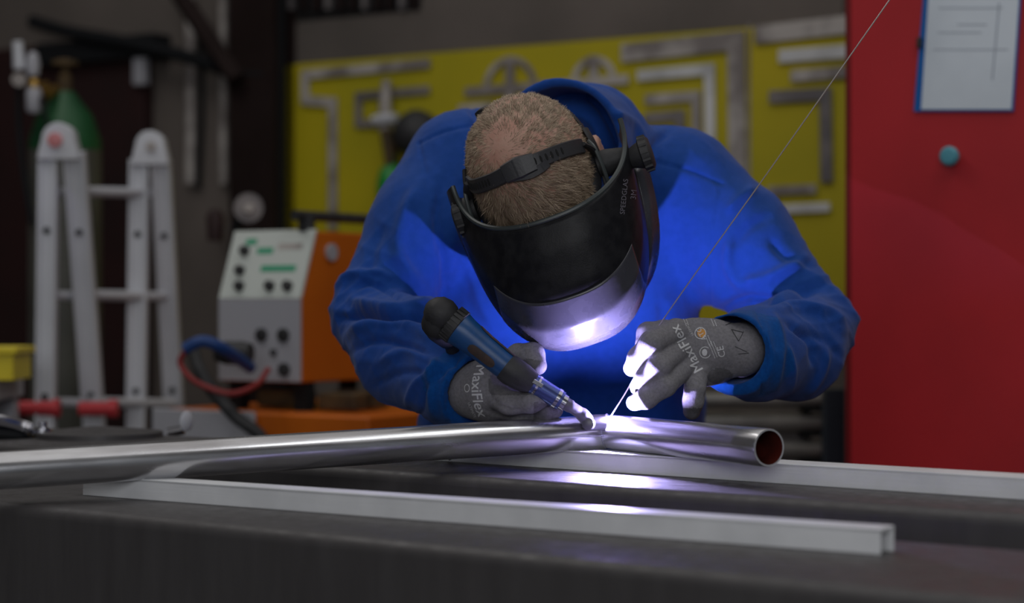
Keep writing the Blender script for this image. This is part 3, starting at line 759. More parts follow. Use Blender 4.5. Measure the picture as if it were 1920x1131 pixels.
def head_sdf(p):
    d = ell(p, HL(0, -.006, .012), (.0765, .096, .094), HR)
    d = smin(d, ell(p, HL(0, -.035, -.005), (.068, .062, .07), HR), .03)
    d = smin(d, ell(p, HL(0, .03, -.07), (.056, .062, .065), HR), .04)
    d = smin(d, ell(p, HL(0, .052, -.105), (.032, .034, .026), HR), .03)
    d = smin(d, cone(p, HL(0, .088, -.03), HL(0, .113, -.062), .007, .013), .012)
    for s in (-1, 1):
        d = smax(d, -ell(p, HL(.031*s, .1, -.025), (.017, .014, .011), HR), .012)
        d = smin(d, ell(p, HL(.031*s, .081, -.026), (.013, .012, .012), HR), .002)
        e = ell(p, HL(.088*s, -.012, -.03), (.008, .019, .031), HR)
        e = smax(e, -ell(p, HL(.096*s, -.009, -.03), (.006, .011, .021), HR), .004)
        d = smin(d, e, .008)
    d = smin(d, ell(p, HL(0, .094, -.087), (.022, .008, .008), HR), .006)
    return d
def body_sdf(p):
    d = head_sdf(p)
    d = smin(d, cone(p, HL(0, -.022, -.07), P(1052, 300, 2.87), .046, .048), .03)
    d = smin(d, cone(p, P(1052, 300, 2.87), abs3(.08, 2.98, .09), .05, .085), .04)
    d = smin(d, cone(p, shL*.72+shR*.28+[0, 0, -.02], shL*.28+shR*.72+[0, 0, -.02], .070, .070), .05)
    d = smin(d, cone(p, abs3(.085, 2.99, .1), abs3(.085, 3.15, -.15), .12, .115), .05)
    d = smin(d, cone(p, hipC+[-.08, 0, 0], hipC+[.08, 0, 0], .10, .10), .05)
    for sh, el, wr in ((shL, elL, wrL), (shR, elR, wrR)):
        d = smin(d, chain(p, [sh*.80+(shL+shR)*.10+[0, 0, -.03], el, wr], [.045, .034, .027], .02), .02)
    for s in (-1, 1):
        h = hipC+[.09*s, .0, -.05]; k = np.array([h[0]+.02*s, 3.16, .50]); an = np.array([k[0]+.01*s, 3.30, .09])
        d = smin(d, chain(p, [h, k, an], [.085, .055, .038], .02), .03)
        d = smin(d, cone(p, an, an+[0, -.15, -.045], .036, .03), .03)
    # hands: slim palms inside the gloves
    d = smin(d, cone(p, wrL, P(930, 738, 2.57), .020, .012), .02)
    d = smin(d, cone(p, wrR, P(1300, 660, 2.57), .022, .013), .02)
    # bare hands inside the gloves, finger by finger
    for ch in HANDS: d = smin(d, chain(p, ch, [.008, .0062, .0056, .0045][:len(ch)], .003), .004)
    return d
v, q = surfnet(body_sdf, (-.42, 2.38, -.02), (.62, 3.52, 1.50), .0075)
body = link('person', np_mesh('person', v, q), M['skin'])
tag(body, 'person in a blue jacket and grey gloves bending over the table to weld', 'person')

# ------------------------------------------------------------------ jacket
cutL = P(893, 728, 2.585); cutR = P(1372, 657, 2.575)
dLf = nrm(cutL-elL); dRf = nrm(cutR-elR)
axc = nrm(HL(0, -.04, -.05)-NB)        # collar axis
CB = NB+axc*.012+np.array([.0, .0, .0])
def jacket_sdf(p):
    d = cone(p, abs3(-.03, 2.985, .165), abs3(.195, 2.985, .140), .118, .112)
    d = smin(d, cone(p, abs3(-.02, 2.98, -.02), abs3(.165, 2.98, -.02), .115, .115), .08)
    d = smin(d, cone(p, abs3(-.02, 3.04, -.19), abs3(.165, 3.04, -.19), .125, .125), .06)
    d = smin(d, cone(p, abs3(-.02, 3.12, .09), abs3(.19, 3.14, .09), .13, .13), .08)
    d = smin(d, cone(p, hipC+[-.06, -.05, .02], hipC+[.08, -.05, .02], .15, .15), .08)
    # neck yoke
    d = smin(d, cone(p, NB+[-.02, .03, -.02], NB+[.03, .03, -.02], .075, .075), .06)
    # arms
    a = chain(p, [P(872, 322, 2.97), P(800, 430, 2.92), elL], [.092, .082, .052], .03)
    a = smin(a, chain(p, [elL+[.004, 0, -.006], P(765, 660, 2.75), P(850, 712, 2.64), cutL+dLf*.05], [.051, .074, .060, .0445], .02), .012)
    a = smax(a, (p-cutL.astype(np.float32))@dLf.astype(np.float32), .004)
    a = smax(a, -chain(p, [cutL-dLf*.02, cutL+dLf*.06], [.0385, .041]), .003)
    b = chain(p, [P(1270, 352, 2.97), P(1378, 462, 2.93), elR], [.092, .086, .056], .03)
    b = smin(b, chain(p, [elR+[.002, 0, -.006], P(1483, 650, 2.74), P(1420, 662, 2.64), cutR+dRf*.05], [.058, .071, .060, .050], .02), .012)
    b = smax(b, (p-cutR.astype(np.float32))@dRf.astype(np.float32), .004)
    b = smax(b, -chain(p, [cutR-dRf*.035, cutR+dRf*.06], [.043, .0455]), .003)
    d = smin(d, a, .028); d = smin(d, b, .028)
    # stand-up collar: hollow tube round the neck
    q = p-CB.astype(np.float32); h = q@axc.astype(np.float32)
    rad = np.sqrt(np.maximum((q*q).sum(1)-h*h, 1e-9))
    c = smax(np.abs(rad-(.073+.15*h))-.0065, np.abs(h-.030)-.066, .006)
    d = smin(d, c, .014)
    d = smin(d, cone(p, CB-axc*.06, CB-axc*.012, .080, .070), .012)
    # hollow for the neck
    d = smax(d, -cone(p, CB+axc*.080, CB+axc*.24, .052, .088), .006)
    # hem
    d = smax(d, (ZC-.33)-p[:, 2], .02)
    return d
v, q = surfnet(jacket_sdf, (-.40, 2.50, ZC-.36), (.60, 3.46, ZC+.36), .0042)
n = grad(jacket_sdf, v)
v = v+n*(.0011*(np.sin(v[:, 0]*38+6*np.sin(v[:, 2]*17))*np.sin(v[:, 2]*31+4*np.sin(v[:, 1]*23)))[:, None])
FOLDS = [
 # left sleeve elbow folds
 ([(628,600),(680,590),(740,600),(800,592),(840,585)], 9, -.012), ([(650,560),(700,575),(760,580),(830,560)], 12, .007),
 ([(625,560),(650,520),(700,510),(740,520)], 8, .005), ([(660,545),(690,530),(730,545),(760,570)], 7, -.005),
 ([(640,640),(690,610),(760,612),(830,640)], 12, .007), ([(650,665),(700,640),(770,650),(820,680)], 8, -.005),
 ([(700,690),(750,660),(800,670),(850,700)], 9, .004), ([(690,730),(750,700),(810,700)], 8, -.003), ([(760,770),(780,720),(830,680)], 8, .004),
 ([(790,775),(800,730),(850,680)], 6, -.003),
 ([(800,330),(760,400),(750,480),(800,560)], 16, .005), ([(830,330),(820,420),(835,500),(830,570)], 10, -.005),
 ([(720,420),(700,470),(690,520)], 12, -.003), ([(870,300),(860,380),(850,470)], 14, .004),
 # shoulder seams
 ([(785,268),(830,248),(880,236),(930,232)], 2.6, -.0028), ([(785,268),(800,330),(815,420),(822,560)], 2.4, -.002),
 ([(880,200),(892,220),(885,240)], 7, -.006), ([(945,192),(930,215),(925,235)], 7, .005),
 ([(1218,300),(1255,310),(1300,322),(1352,345)], 2.6, -.0028), ([(1352,345),(1340,430),(1332,520),(1334,590)], 2.4, -.0022),
 # right sleeve
 ([(1340,590),(1400,560),(1470,560),(1560,530)], 10, -.007), ([(1380,530),(1440,520),(1520,480)], 12, .006),
 ([(1370,470),(1400,430),(1450,400)], 12, -.004), ([(1360,400),(1390,370),(1420,350)], 10, .004),
 ([(1440,580),(1500,575),(1560,590),(1590,630)], 9, .006), ([(1470,600),(1520,640),(1525,690)], 8, -.005),
 ([(1490,620),(1550,640),(1580,680)], 9, -.003), ([(1480,740),(1485,690),(1470,640)], 8, .004), ([(1510,745),(1540,700),(1550,650)], 9, .004),
 ([(1370,440),(1365,500),(1400,550)], 12, .005), ([(1440,440),(1470,480),(1540,500)], 10, -.004),
 # cuffs joins
 ([(858,672),(838,720),(842,790)], 3.0, -.0025), ([(1415,575),(1438,640),(1428,740)], 3.0, -.0028),
 ([(1438,570),(1462,640),(1450,745)], 10, .004), ([(820,672),(808,720),(815,790)], 10, .004),
 # collar rim
 ([(1180,330),(1160,270),(1130,210),(1100,180)], 5, -.003),
 ([(1140,205),(1190,235),(1215,290)], 9, .004),
 ([(1260,240),(1230,270),(1220,300)], 9, -.004),
 # chest
 ([(870,470),(900,560),(930,620)], 14, .004), ([(1300,620),(1310,700),(1320,790)], 12, .004),([(1240,560),(1250,640)], 14, -.003),
]
def cloth(p):
    w = p+.018*np.sin(p[:, [1, 2, 0]]*21+1.3)+.009*np.sin(p[:, [2, 0, 1]]*47+.4)
    out = np.zeros(len(p))
    for (A, d1, fr) in ((1, (.8, .2, .9), 62), (.7, (-.5, .4, 1), 88), (.5, (.9, -.3, .3), 120)):
        out += A*(1-np.abs(np.sin(w@np.array(d1)*fr)))**2
    return out-.7
dE = np.minimum(np.linalg.norm(v-elL, axis=1), np.linalg.norm(v-elR, axis=1))
fm = np.minimum(np.linalg.norm(v-(elL+cutL)/2, axis=1), np.linalg.norm(v-(elR+cutR)/2, axis=1))
ampl = .0006+.0030*np.exp(-(dE/.10)**2)+.0022*np.exp(-(fm/.09)**2)
v = v+n*(cloth(v)*ampl)[:, None]
v = folds(v, n, [(a, b*.8 if b > 4 else b, c*1.7 if b > 4 else c*1.2) for a, b, c in FOLDS])
me = np_mesh('jacket', v, q)
jk = link('jacket', me, [M['jacket'], M['rib']], body)
# ribbed cuffs by position
cen = np.array([p.center[:] for p in me.polygons]); 
dl = (cen-cutL)@dLf; dr_ = (cen-cutR)@dRf
nearL = np.linalg.norm(cen-cutL, axis=1) < .085; nearR = np.linalg.norm(cen-cutR, axis=1) < .095
mi = (((dl > -.036) & nearL) | ((dr_ > -.042) & nearR)).astype(np.int32)
me.polygons.foreach_set('material_index', mi); me.update()
jk['label'] = 'plain blue sweat jacket with ribbed cuffs'
# trousers and boots
def trouser_sdf(p):
    d = cone(p, hipC+[-.07, .0, 0], hipC+[.07, .0, 0], .118, .118)
    for s in (-1, 1):
        h = hipC+[.09*s, 0, -.05]; k = np.array([h[0]+.02*s, 3.16, .50]); an = np.array([k[0]+.01*s, 3.30, .09])
        d = smin(d, chain(p, [h, k, an], [.105, .075, .06], .02), .03)
    return smax(d, .085-p[:, 2], .005)
v, q = surfnet(trouser_sdf, (-.2, 2.95, .04), (.4, 3.5, 1.05), .012)
link('trousers', np_mesh('trousers', v, q), M['trouser'], body)
for s in (-1, 1):
    an = np.array([hipC[0]+.09*s+.03*s, 3.30, .09])
    fs = lambda p: smax(smin(cone(p, an+[0, .01, .05], an+[0, .0, -.03], .055, .055), cone(p, an+[0, .02, -.04], an+[0, -.17, -.045], .05, .045), .03), -p[:, 2]+.002, .004)
    v, q = surfnet(fs, an-[.08, .26, .1], an+[.08, .1, .13], .008)
    link('boot', np_mesh('boot', v, q), M['black'], body)

# ------------------------------------------------------------------ gloves
def gloveL(p):     # hand at the left of the photo, holding the torch
    d = chain(p, [wrL-dLf*.03, wrL+dLf*.01, P(915, 732, 2.565)], [.033, .034, .034], .01)
    Rm = np.stack([nrm((.97, -.2, -.1)), nrm((.2, .95, 0.)), np.array([0, 0, 1.])]); Rm[2] = np.cross(Rm[0], Rm[1])
    d = smin(d, ell(p, P(918, 732, 2.568), (.042, .020, .040), Rm), .016)
    d = smin(d, chain(p, LH[0], [.017, .0142, .0155, .0120], .006), .012)
    for ch, rr in zip(LH[1:], ([.018, .0148, .0138, .0118], [.017, .0142, .0130, .0108], [.016, .013, .012, .010], [.015, .012, .010])):
        d = smin(d, chain(p, ch, rr, .006), .0035)
    return d
def gloveR(p):     # hand feeding the filler rod
    d = chain(p, [wrR-dRf*.03, wrR+dRf*.01, P(1345, 652, 2.585)], [.035, .033, .034], .01)
    fx = nrm(P(1250, 650, 2.56)-P(1370, 655, 2.60)); zz = nrm(np.array([0., 0, 1])+.15*fx); fy = np.cross(zz, fx); zz = np.cross(fx, fy)
    Rm = np.stack([fx, fy, zz])
    d = smin(d, ell(p, P(1305, 655, 2.568), (.054, .020, .040), Rm), .018)
    d = smin(d, cone(p, P(1345, 695, 2.585), P(1312, 705, 2.57), .017, .015), .014)
    d = smin(d, chain(p, RH[0], [.016, .0145, .014, .012], .006), .012)
    for ch, rr in zip(RH[1:], ([.0175, .0150, .0142, .0112], [.0165, .0146, .0138, .0112], [.0160, .0138, .0130, .0106], [.0155, .0130, .0128, .0112])):
        d = smin(d, chain(p, ch, rr, .006), .0042)
    return d
GL = []
for nm, f, lo, hi, cut, dd, lab in (('glove', gloveL, P(840, 820, 2.60)-[.02, .12, 0], P(1060, 630, 2.60)+[.02, .09, 0], wrL, dLf, 'grey glove holding the blue torch'),
                      ('glove', gloveR, P(1150, 810, 2.60)-[.02, .12, 0], P(1440, 570, 2.60)+[.02, .09, 0], wrR, dRf, 'grey glove feeding the thin filler wire')):
    v, q = surfnet(f, lo, hi, .0022)
    n = grad(f, v)
    if f is gloveL:
        v = folds(v, n, [([(905,690),(915,730),(935,760),(975,770)], 3, -.0012), ([(918,700),(930,740),(960,765)], 3, .001), ([(975,650),(985,665),(980,690)], 3, -.0008),
                         ([(1000,735),(990,750),(1000,765)], 3, -.0006), ([(900,765),(940,780),(990,783)], 3, -.001)])
    else:
        v = folds(v, n, [([(1330,600),(1345,620),(1350,650)], 3, -.0008), ([(1375,600),(1380,640),(1375,690)], 4, -.0008), ([(1325,700),(1345,690),(1365,692)], 4, -.001),
                         ([(1240,640),(1225,660),(1205,670)], 2.5, -.0006), ([(1295,720),(1303,726),(1312,722)], 2.5, -.0008), ([(1255,670),(1240,676)], 3, -.0007)])
    me = np_mesh(nm, v, q)
    o = link(nm, me, [M['glove'], M['palm'], M['print_dark']], body); o['label'] = lab
    # coated fingertips and palm
    cen = np.array([p.center[:] for p in me.polygons]); px, py = project(cen)
    nn = np.array([p.normal[:] for p in me.polygons])
    if f is gloveL:
        coat = (np.hypot((px-990)/75, (py-722)/48) < 1.0) & ~((py > 741) & (px < 1030)) | (nn[:, 1] > .35)
        coat |= (px > 1000) & (py > 755)
    else:
        coat = (nn[:, 1] > .30) | (np.hypot((px-1350)/24, (py-706)/16) < 1) | ((py > 765) & (px > 1280))
    me.polygons.foreach_set('material_index', coat.astype(np.int32)); me.update()
    bv = BVHTree.FromPolygons([Vector(c) for c in v.tolist()], q.tolist())
    GL.append((o, bv))
def rot_print(x0, y0, ang, w_target, s, curve=0.0):
    """returns bm scaled to w_target px wide and a mapping: starts at x0,y0, runs along ang (degrees, screen, y down)"""
    bm = text_bm(s, 10)
    xs = [v.co.x for v in bm.verts]; k = w_target/(max(xs)-min(xs)); mnx = min(xs)
    for v in bm.verts: v.co.x = (v.co.x-mnx)*k; v.co.y *= k
    if w_target > 80:
        g0 = bm.faces[:]
        for dx, dy in ((.7, 0), (.35, .4)):
            r = bmesh.ops.duplicate(bm, geom=g0)['geom']
            bmesh.ops.translate(bm, verts=[e for e in r if isinstance(e, bmesh.types.BMVert)], vec=(dx, dy, 0))
    a = math.radians(ang); c, sn = math.cos(a), math.sin(a)
    def f(x, y):
        b = curve*(x/w_target-.5)**2
        yy = y+b
        # reading direction (c,sn) on screen, letter-up = rotate -90deg on screen
        return x0+x*c+yy*sn, y0+x*sn-yy*c
    return bm, f
def thicken(bm, amt): pass
gO, gB = GL[1]
bm, f = rot_print(1318, 692, -119, 96, 'MaxiFlex'); print_on(gB, 'printed_lettering', bm, f, M['print'], gO)
bm, f = rot_print(1300, 628, -119, 26, 'ULTIMATE'); print_on(gB, 'printed_lettering', bm, f, M['print'], gO)
bm, f = rot_print(1360, 668, -103, 20, 'CE'); print_on(gB, 'printed_lettering', bm, f, M['print'], gO)
bm, f = rot_print(1325, 636, -119, 26, 'ATG'); print_on(gB, 'printed_lettering', bm, f, M['print'], gO)
def flat(bm, pts): bm.faces.new([bm.verts.new((x, y, 0)) for x, y in pts])
def ringbm(cx, cy, r0, r1, n=28, t0=0, t1=2*PI, sq=1.0):
    bm = B(); ts = np.linspace(t0, t1, n)
    for a, b in zip(ts, ts[1:]):
        flat(bm, [(cx+r0*math.cos(a), cy+r0*sq*math.sin(a)), (cx+r1*math.cos(a), cy+r1*sq*math.sin(a)), (cx+r1*math.cos(b), cy+r1*sq*math.sin(b)), (cx+r0*math.cos(b), cy+r0*sq*math.sin(b))])
    return bm
idf = lambda x, y: (x, y)
print_on(gB, 'printed_ring', ringbm(1313, 625, 9.5, 11), idf, M['print'], gO)
print_on(gB, 'printed_emblem', ringbm(1315, 625, .5, 8), idf, M['print_orange'], gO, off=.0004)
print_on(gB, 'printed_ring', ringbm(1322, 661, 9.5, 11, t0=.4, t1=5.4), idf, M['print'], gO)
print_on(gB, 'printed_hand', ringbm(1321, 661, .3, 5, sq=1.3), idf, M['print'], gO, off=.0004)
for k, (x0, y0, L) in enumerate(((1330, 650, 26), (1334, 648, 22), (1340, 672, 30), (1344, 670, 34), (1348, 668, 30), (1338, 612, 16), (1343, 612, 14), (1286, 612, 18), (1290, 610, 16))):
    bm = B(); a = math.radians(-112); c, s_ = math.cos(a), math.sin(a)
    for j in range(int(L/3)):
        xa = j*3; flat(bm, [(x0+xa*c, y0+xa*s_), (x0+(xa+2.2)*c, y0+(xa+2.2)*s_), (x0+(xa+2.2)*c-1.2*s_, y0+(xa+2.2)*s_+1.2*c), (x0+xa*c-1.2*s_, y0+xa*s_+1.2*c)])
    print_on(gB, 'printed_small_line', bm, idf, M['print'], gO, sub=0)
for pl in (((1371, 618), (1394, 624)), ((1371, 618), (1385, 640)), ((1385, 640), (1394, 622)), ((1378, 650), (1400, 660)), ((1384, 664), (1404, 662)), ((1360, 610), (1375, 604))):
    (xa, ya), (xb, yb) = pl; L = math.hypot(xb-xa, yb-ya); nx, ny = -(yb-ya)/L*.7, (xb-xa)/L*.7
    bm = B()
    for j in range(8):
        t0, t1 = j/8, (j+1)/8
        flat(bm, [(xa+(xb-xa)*t0+nx, ya+(yb-ya)*t0+ny), (xa+(xb-xa)*t1+nx, ya+(yb-ya)*t1+ny), (xa+(xb-xa)*t1-nx, ya+(yb-ya)*t1-ny), (xa+(xb-xa)*t0-nx, ya+(yb-ya)*t0-ny)])
    print_on(gB, 'pen_mark', bm, idf, M['print_dark'], gO, sub=0)
gO, gB = GL[0]
bm, f = rot_print(883, 686, 88, 96, 'MaxiFlex', curve=44); print_on(gB, 'printed_lettering', bm, f, M['print'], gO)
bm, f = rot_print(877, 756, 66, 30, 'ULTIMATE'); print_on(gB, 'printed_lettering', bm, f, M['print'], gO)
print_on(gB, 'printed_ring', ringbm(876, 728, 4, 5.2, sq=1.5), idf, M['print'], gO)

# ------------------------------------------------------------------ hair
def on_head(d, f):
    return d
hair_n = 44000
l = rng.uniform(-1, 1, (hair_n*3, 3)); l /= np.linalg.norm(l, axis=1)[:, None]
loc = l*np.array([.0765, .096, .094])+np.array([0, -.006, .012])
keep = (loc[:, 2] > -.035-.0*loc[:, 1]) & ~((loc[:, 1] > .055) & (loc[:, 2] < .045))
loc = loc[keep]
wh = np.array([-.022, -.035, .098])          # whorl
dist = np.linalg.norm(loc-wh, axis=1)
pr = np.clip((dist-.008)/.035, .12, 1)
loc = loc[rng.random(len(loc)) < pr][:hair_n]
pw = HC+loc@HR
for _ in range(3): pw = pw-grad(head_sdf, pw)*head_sdf(pw.astype(np.float32))[:, None]
nw = grad(head_sdf, pw)
whw = HC+wh@HR
away = pw-whw; swirl = np.cross(nw, away)
away = away+.45*swirl; away -= (away*nw).sum(1)[:, None]*nw; away /= np.linalg.norm(away, axis=1)[:, None]+1e-9
away = away+rng.normal(0, .22, away.shape)+.35*np.sin(pw[:, [1, 2, 0]]*260+3*np.sin(pw[:, [2, 0, 1]]*170)); 
fl = ((pw-HC)@hf); Ln = .0080+.0110*np.clip((fl+.02)/.08, 0, 1)
Ln = Ln*rng.uniform(.6, 1.2, len(Ln))
dirv = away*.86+nw*rng.uniform(.25, .6, len(nw))[:, None]; dirv /= np.linalg.norm(dirv, axis=1)[:, None]
side = np.cross(dirv, nw); side /= np.linalg.norm(side, axis=1)[:, None]+1e-9
base = pw-nw*.001; mid = base+dirv*Ln[:, None]*.55; tip = base+dirv*Ln[:, None]-nw*Ln[:, None]*.18
wd = .00024
vs = np.stack([base-side*wd, base+side*wd, mid+side*wd*.8, mid-side*wd*.8, tip+side*wd*.25, tip-side*wd*.25], 1).reshape(-1, 3)
k = np.arange(len(pw))[:, None]*6
qs = np.concatenate([k+[0, 1, 2, 3], k+[3, 2, 4, 5]], 0)
mh = mat('short hair', (.30, .21, .13), .55, spec=.3)
nt = mh.node_tree; geo = nt.nodes.new('ShaderNodeNewGeometry'); cr = nt.nodes.new('ShaderNodeValToRGB')
cr.color_ramp.elements[0].color = (.12, .075, .045, 1); cr.color_ramp.elements[1].color = (.58, .45, .32, 1)
nt.links.new(geo.outputs['Random Per Island'], cr.inputs['Fac']); nt.links.new(cr.outputs['Color'], nt.nodes['Principled BSDF'].inputs['Base Color'])
o = link('hair', np_mesh('hair', vs, qs), mh, body, smooth=False); o['kind'] = 'stuff'; o['label'] = 'short cropped light brown hair thinning at the crown'

# ------------------------------------------------------------------ welding helmet
SECT = [  # v, half width, forward reach, u at the front, u at the sides
 (0.00, .1170, .073, .082, .012), (.10, .1185, .112, .083, .006), (.22, .1195, .166, .074, -.002), (.34, .1200, .206, .052, -.012),
 (.46, .1200, .225, .018, -.026), (.60, .1190, .228, -.028, -.045), (.76, .1190, .214, -.088, -.070), (.90, .1160, .188, -.138, -.092), (1.0, .1180, .168, -.168, -.105)]
SV = [q[0] for q in SECT]
def shell(th, v, off=0.0):
    """th -1..1 across, v 0 top rim..1 chin"""
    a = th*PI/2; e = abs(th)
    W_, F_, uf, us = [float(np.interp(v, SV, [q[k] for q in SECT])) for k in (1, 2, 3, 4)]
    W_ += off; F_ += off
    p = 2.35+.35*min(1, v*2.5)
    l = W_*math.copysign(abs(math.sin(a))**(2/p), a)
    b = -.020-(.012 if th > 0 else 0)*max(0, 1-v*3)
    f = b+(F_-b)*abs(math.cos(a))**(2/p)
    u = uf+(us-uf)*(abs(math.sin(a))**2.2)
    return HL(l+.013-.012*min(1, v*2.2), f, u+off*max(0, 1-v*2.6)*.9)
hm = empty('welding_helmet', HL(0, .1, 0), 'black welding helmet with strap worn over the bowed head', 'helmet')
NT, NV = 72, 44
def patch(t0, t1, v0, v1, off, nt=NT, nv=NV):
    bm = B(); g = [[bm.verts.new(V(shell(t0+(t1-t0)*i/nt, v0+(v1-v0)*j/nv, off))) for i in range(nt+1)] for j in range(nv+1)]
    for j in range(nv):
        for i in range(nt): bm.faces.new((g[j][i], g[j][i+1], g[j+1][i+1], g[j+1][i]))
    return bm
sh_ = obj('helmet_shell', patch(-1, 1, 0, 1, 0), M['shell'], hm)
sm = sh_.modifiers.new('s', 'SOLIDIFY'); sm.thickness = .003; sm.offset = 0
# raised brow panel
o = obj('lens_cover', patch(-.52, .48, .235, .72, .0020, 72, 44), M['lens'], hm); sm = o.modifiers.new('s', 'SOLIDIFY'); sm.thickness = .0008; sm.offset = 0
o['label'] = 'glossy scratched lens cover lit by the arc'
bm = B(); tube(bm, [shell(-1+2*i/60, 0) for i in range(61)], .0034, 8); obj('shell_rim', bm, M['rimgrey'], hm)
# lower flared lip
bm = B(); g = []
for j, (v_, of) in enumerate(((.86, .002), (.93, .008), (1.0, .018))):
    g.append([bm.verts.new(V(shell(-.95+1.9*i/60, v_, of))) for i in range(61)])
for j in range(2):
    for i in range(60): bm.faces.new((g[j][i], g[j][i+1], g[j+1][i+1], g[j+1][i]))
o = obj('chin_lip', bm, M['lens'], hm); sm = o.modifiers.new('s', 'SOLIDIFY'); sm.thickness = .0025
# side knobs
for s, nm in ((1, 'adjusting_knob'), (-1, 'adjusting_knob')):
    c = HL(.136, .020, .0) if s > 0 else HL(-.098, .022, -.006)
    bm = B(); lathe(bm, c, hl*s, [(-.012, .012), (.004, .018), (.006, .0235), (.016, .0225), (.019, .018), (.020, .006)], 24)
    for t in np.linspace(0, 2*PI, 14, endpoint=False):
        _, a_, b_ = frame_along(hl*s); q_ = c+hl*s*.011+.023*(math.cos(t)*a_+math.sin(t)*b_); box(bm, q_, (.010, .003, .003), [hl, a_, b_])
    obj(nm, bm, M['black'], hm)
# headband parts
def skull(l, f, u_guess=.1, off=.004):
    p = np.array([HL(l, f, u_guess)])
    dirn = np.array([-hu]);
    t = 0
    p = p+hu*.08
    for _ in range(60):
        d = float(head_sdf(p.astype(np.float32))[0])
        if d < off: break
        p = p-hu*max(d-off, .0003)
    return p[0]
def band(name, pts, w, th, m, parent, off=.005, slots=None):
    """strap that follows the skull: centre points in (l,f)"""
    sp = smooth_path([(a, b, 0) for a, b in pts], 12*len(pts))
    C = [skull(q[0], q[1], off=off) for q in sp]
    bm = B(); g = []
    for i, c in enumerate(C):
        t = nrm(C[min(i+1, len(C)-1)]-C[max(i-1, 0)]); nn = grad(head_sdf, np.array([c]))[0]
        s = nrm(np.cross(t, nn)); nn = np.cross(s, t); ww = w(i/len(C)) if callable(w) else w
        g.append([bm.verts.new(V(c+s*a*ww/2+nn*b*th/2)) for a, b in ((-1, -1), (-.85, 1), (.85, 1), (1, -1))])
    for a, b in zip(g, g[1:]):
        for k in range(4): bm.faces.new((a[k], a[(k+1)%4], b[(k+1)%4], b[k]))
    bm.faces.new(g[0][::-1]); bm.faces.new(g[-1])
    o = obj(name, bm, m, parent, angle=50)
    return o, C
st, C1 = band('crown_strap', [(-.079, -.012), (-.068, .000), (-.040, .006), (-.010, .004), (.025, .002), (.055, -.003), (.077, -.008)], .0205, .003, M['strap'], hm)
# slots
for i in list(range(4, 27, 2))+list(range(39, 70, 3)):
    if i+1 >= len(C1): break
    c = C1[i]; t = nrm(C1[i+1]-C1[i-1]); nn = grad(head_sdf, np.array([c]))[0]; s = nrm(np.cross(t, nn)); nn = np.cross(s, t)
    bm = B(); lathe(bm, c+nn*.0012, nn, [(0, .0035), (.0009, .0035)], 12)
    for vv in bm.verts:
        r = np.array(vv.co)-c; vv.co = V(c+t*(r@t)*.42+s*(r@s)*1.35+nn*(r@nn))
    obj('slot', bm, mat('slot shadow', (.006, .006, .006), .9) if 'slotm' not in M else M['slotm'], st)
    M['slotm'] = bpy.data.materials['slot shadow']
bk, C2 = band('buckle', [(-.022, .006), (.000, .004), (.020, .003)], lambda t: .0285-.010*abs(t-.45), .004, M['strap'], hm, off=.0085)
tg, C3 = band('strap_tongue', [(-.012, .013), (.008, .016), (.024, .013), (.034, .008)], .012, .003, M['strap'], hm, off=.006)
# rear ratchet on the nape, top edge of the head
bm = B(); pts = [HL(.078*math.cos(t)*1.06, -.012-.092*math.sin(t), -.002+.01*math.sin(t)) for t in np.linspace(.02, PI-.02, 30)]
tube(bm, pts, .009, 8, ell=.35); obj('rear_headband', bm, M['strap'], hm)
bm = B(); lathe(bm, HL(-.030, -.099, -.012), -hf, [(0, .020), (.006, .021), (.009, .016)], 20); obj('ratchet_knob', bm, M['black'], hm)
# front brow band inside
bm = B(); pts = [HL(.082*math.cos(t), -.012+.118*math.sin(t), -.002+.03*math.sin(t)) for t in np.linspace(0, PI, 30)]
tube(bm, pts, .009, 8, ell=.35); obj('brow_band', bm, M['strap'], hm)
for s in (-1, 1):
    # pivot arms between strap ends and shell
    bm = B(); a = skull(.077*s, -.010, off=.006); 
    tube(bm, smooth_path([a, HL(.084*s, -.004, .03), HL(.088*s, .008, .0)], 10), .006, 8, ell=.5)
    tube(bm, smooth_path([HL(.083*s, -.035, .01), HL(.087*s, -.015, .012), HL(.088*s, .01, .0), HL(.088*s, .045, .005)], 14), .007, 8, ell=.45)
    lathe(bm, HL(.084*s, .015, .0), hl*s, [(0, .018), (.014, .018), (.018 if s < 0 else .04, .012)], 18)
    obj('pivot_bracket', bm, M['black'], hm)
    bm = B(); tube(bm, smooth_path([HL(.083*s, -.016, .022), HL(.089*s, -.002, .026), HL(.091*s, .030, .020), HL(.09*s, .055, .010)], 14), .0028, 8); obj('bracket_lever', bm, M['rimgrey'], hm)
# lettering on the person's left wing of the shell
sbv_me = bpy.data.meshes.new('tmp'); tb_ = patch(-1, 1, 0, 1, .002); tb_.faces.ensure_lookup_table(); hb = BVHTree.FromBMesh(tb_); tb_.free()
mgp = mat('grey helmet lettering', (.16, .15, .18), .5)
bm, f = rot_print(1171, 402, -84, 66, 'SPEEDGLAS'); print_on(hb, 'shell_lettering', bm, f, mgp, sh_, off=.001)
bm, f = rot_print(1192, 374, -84, 17, '3M'); print_on(hb, 'shell_lettering', bm, f, mgp, sh_, off=.001)
bpy.data.meshes.remove(sbv_me)

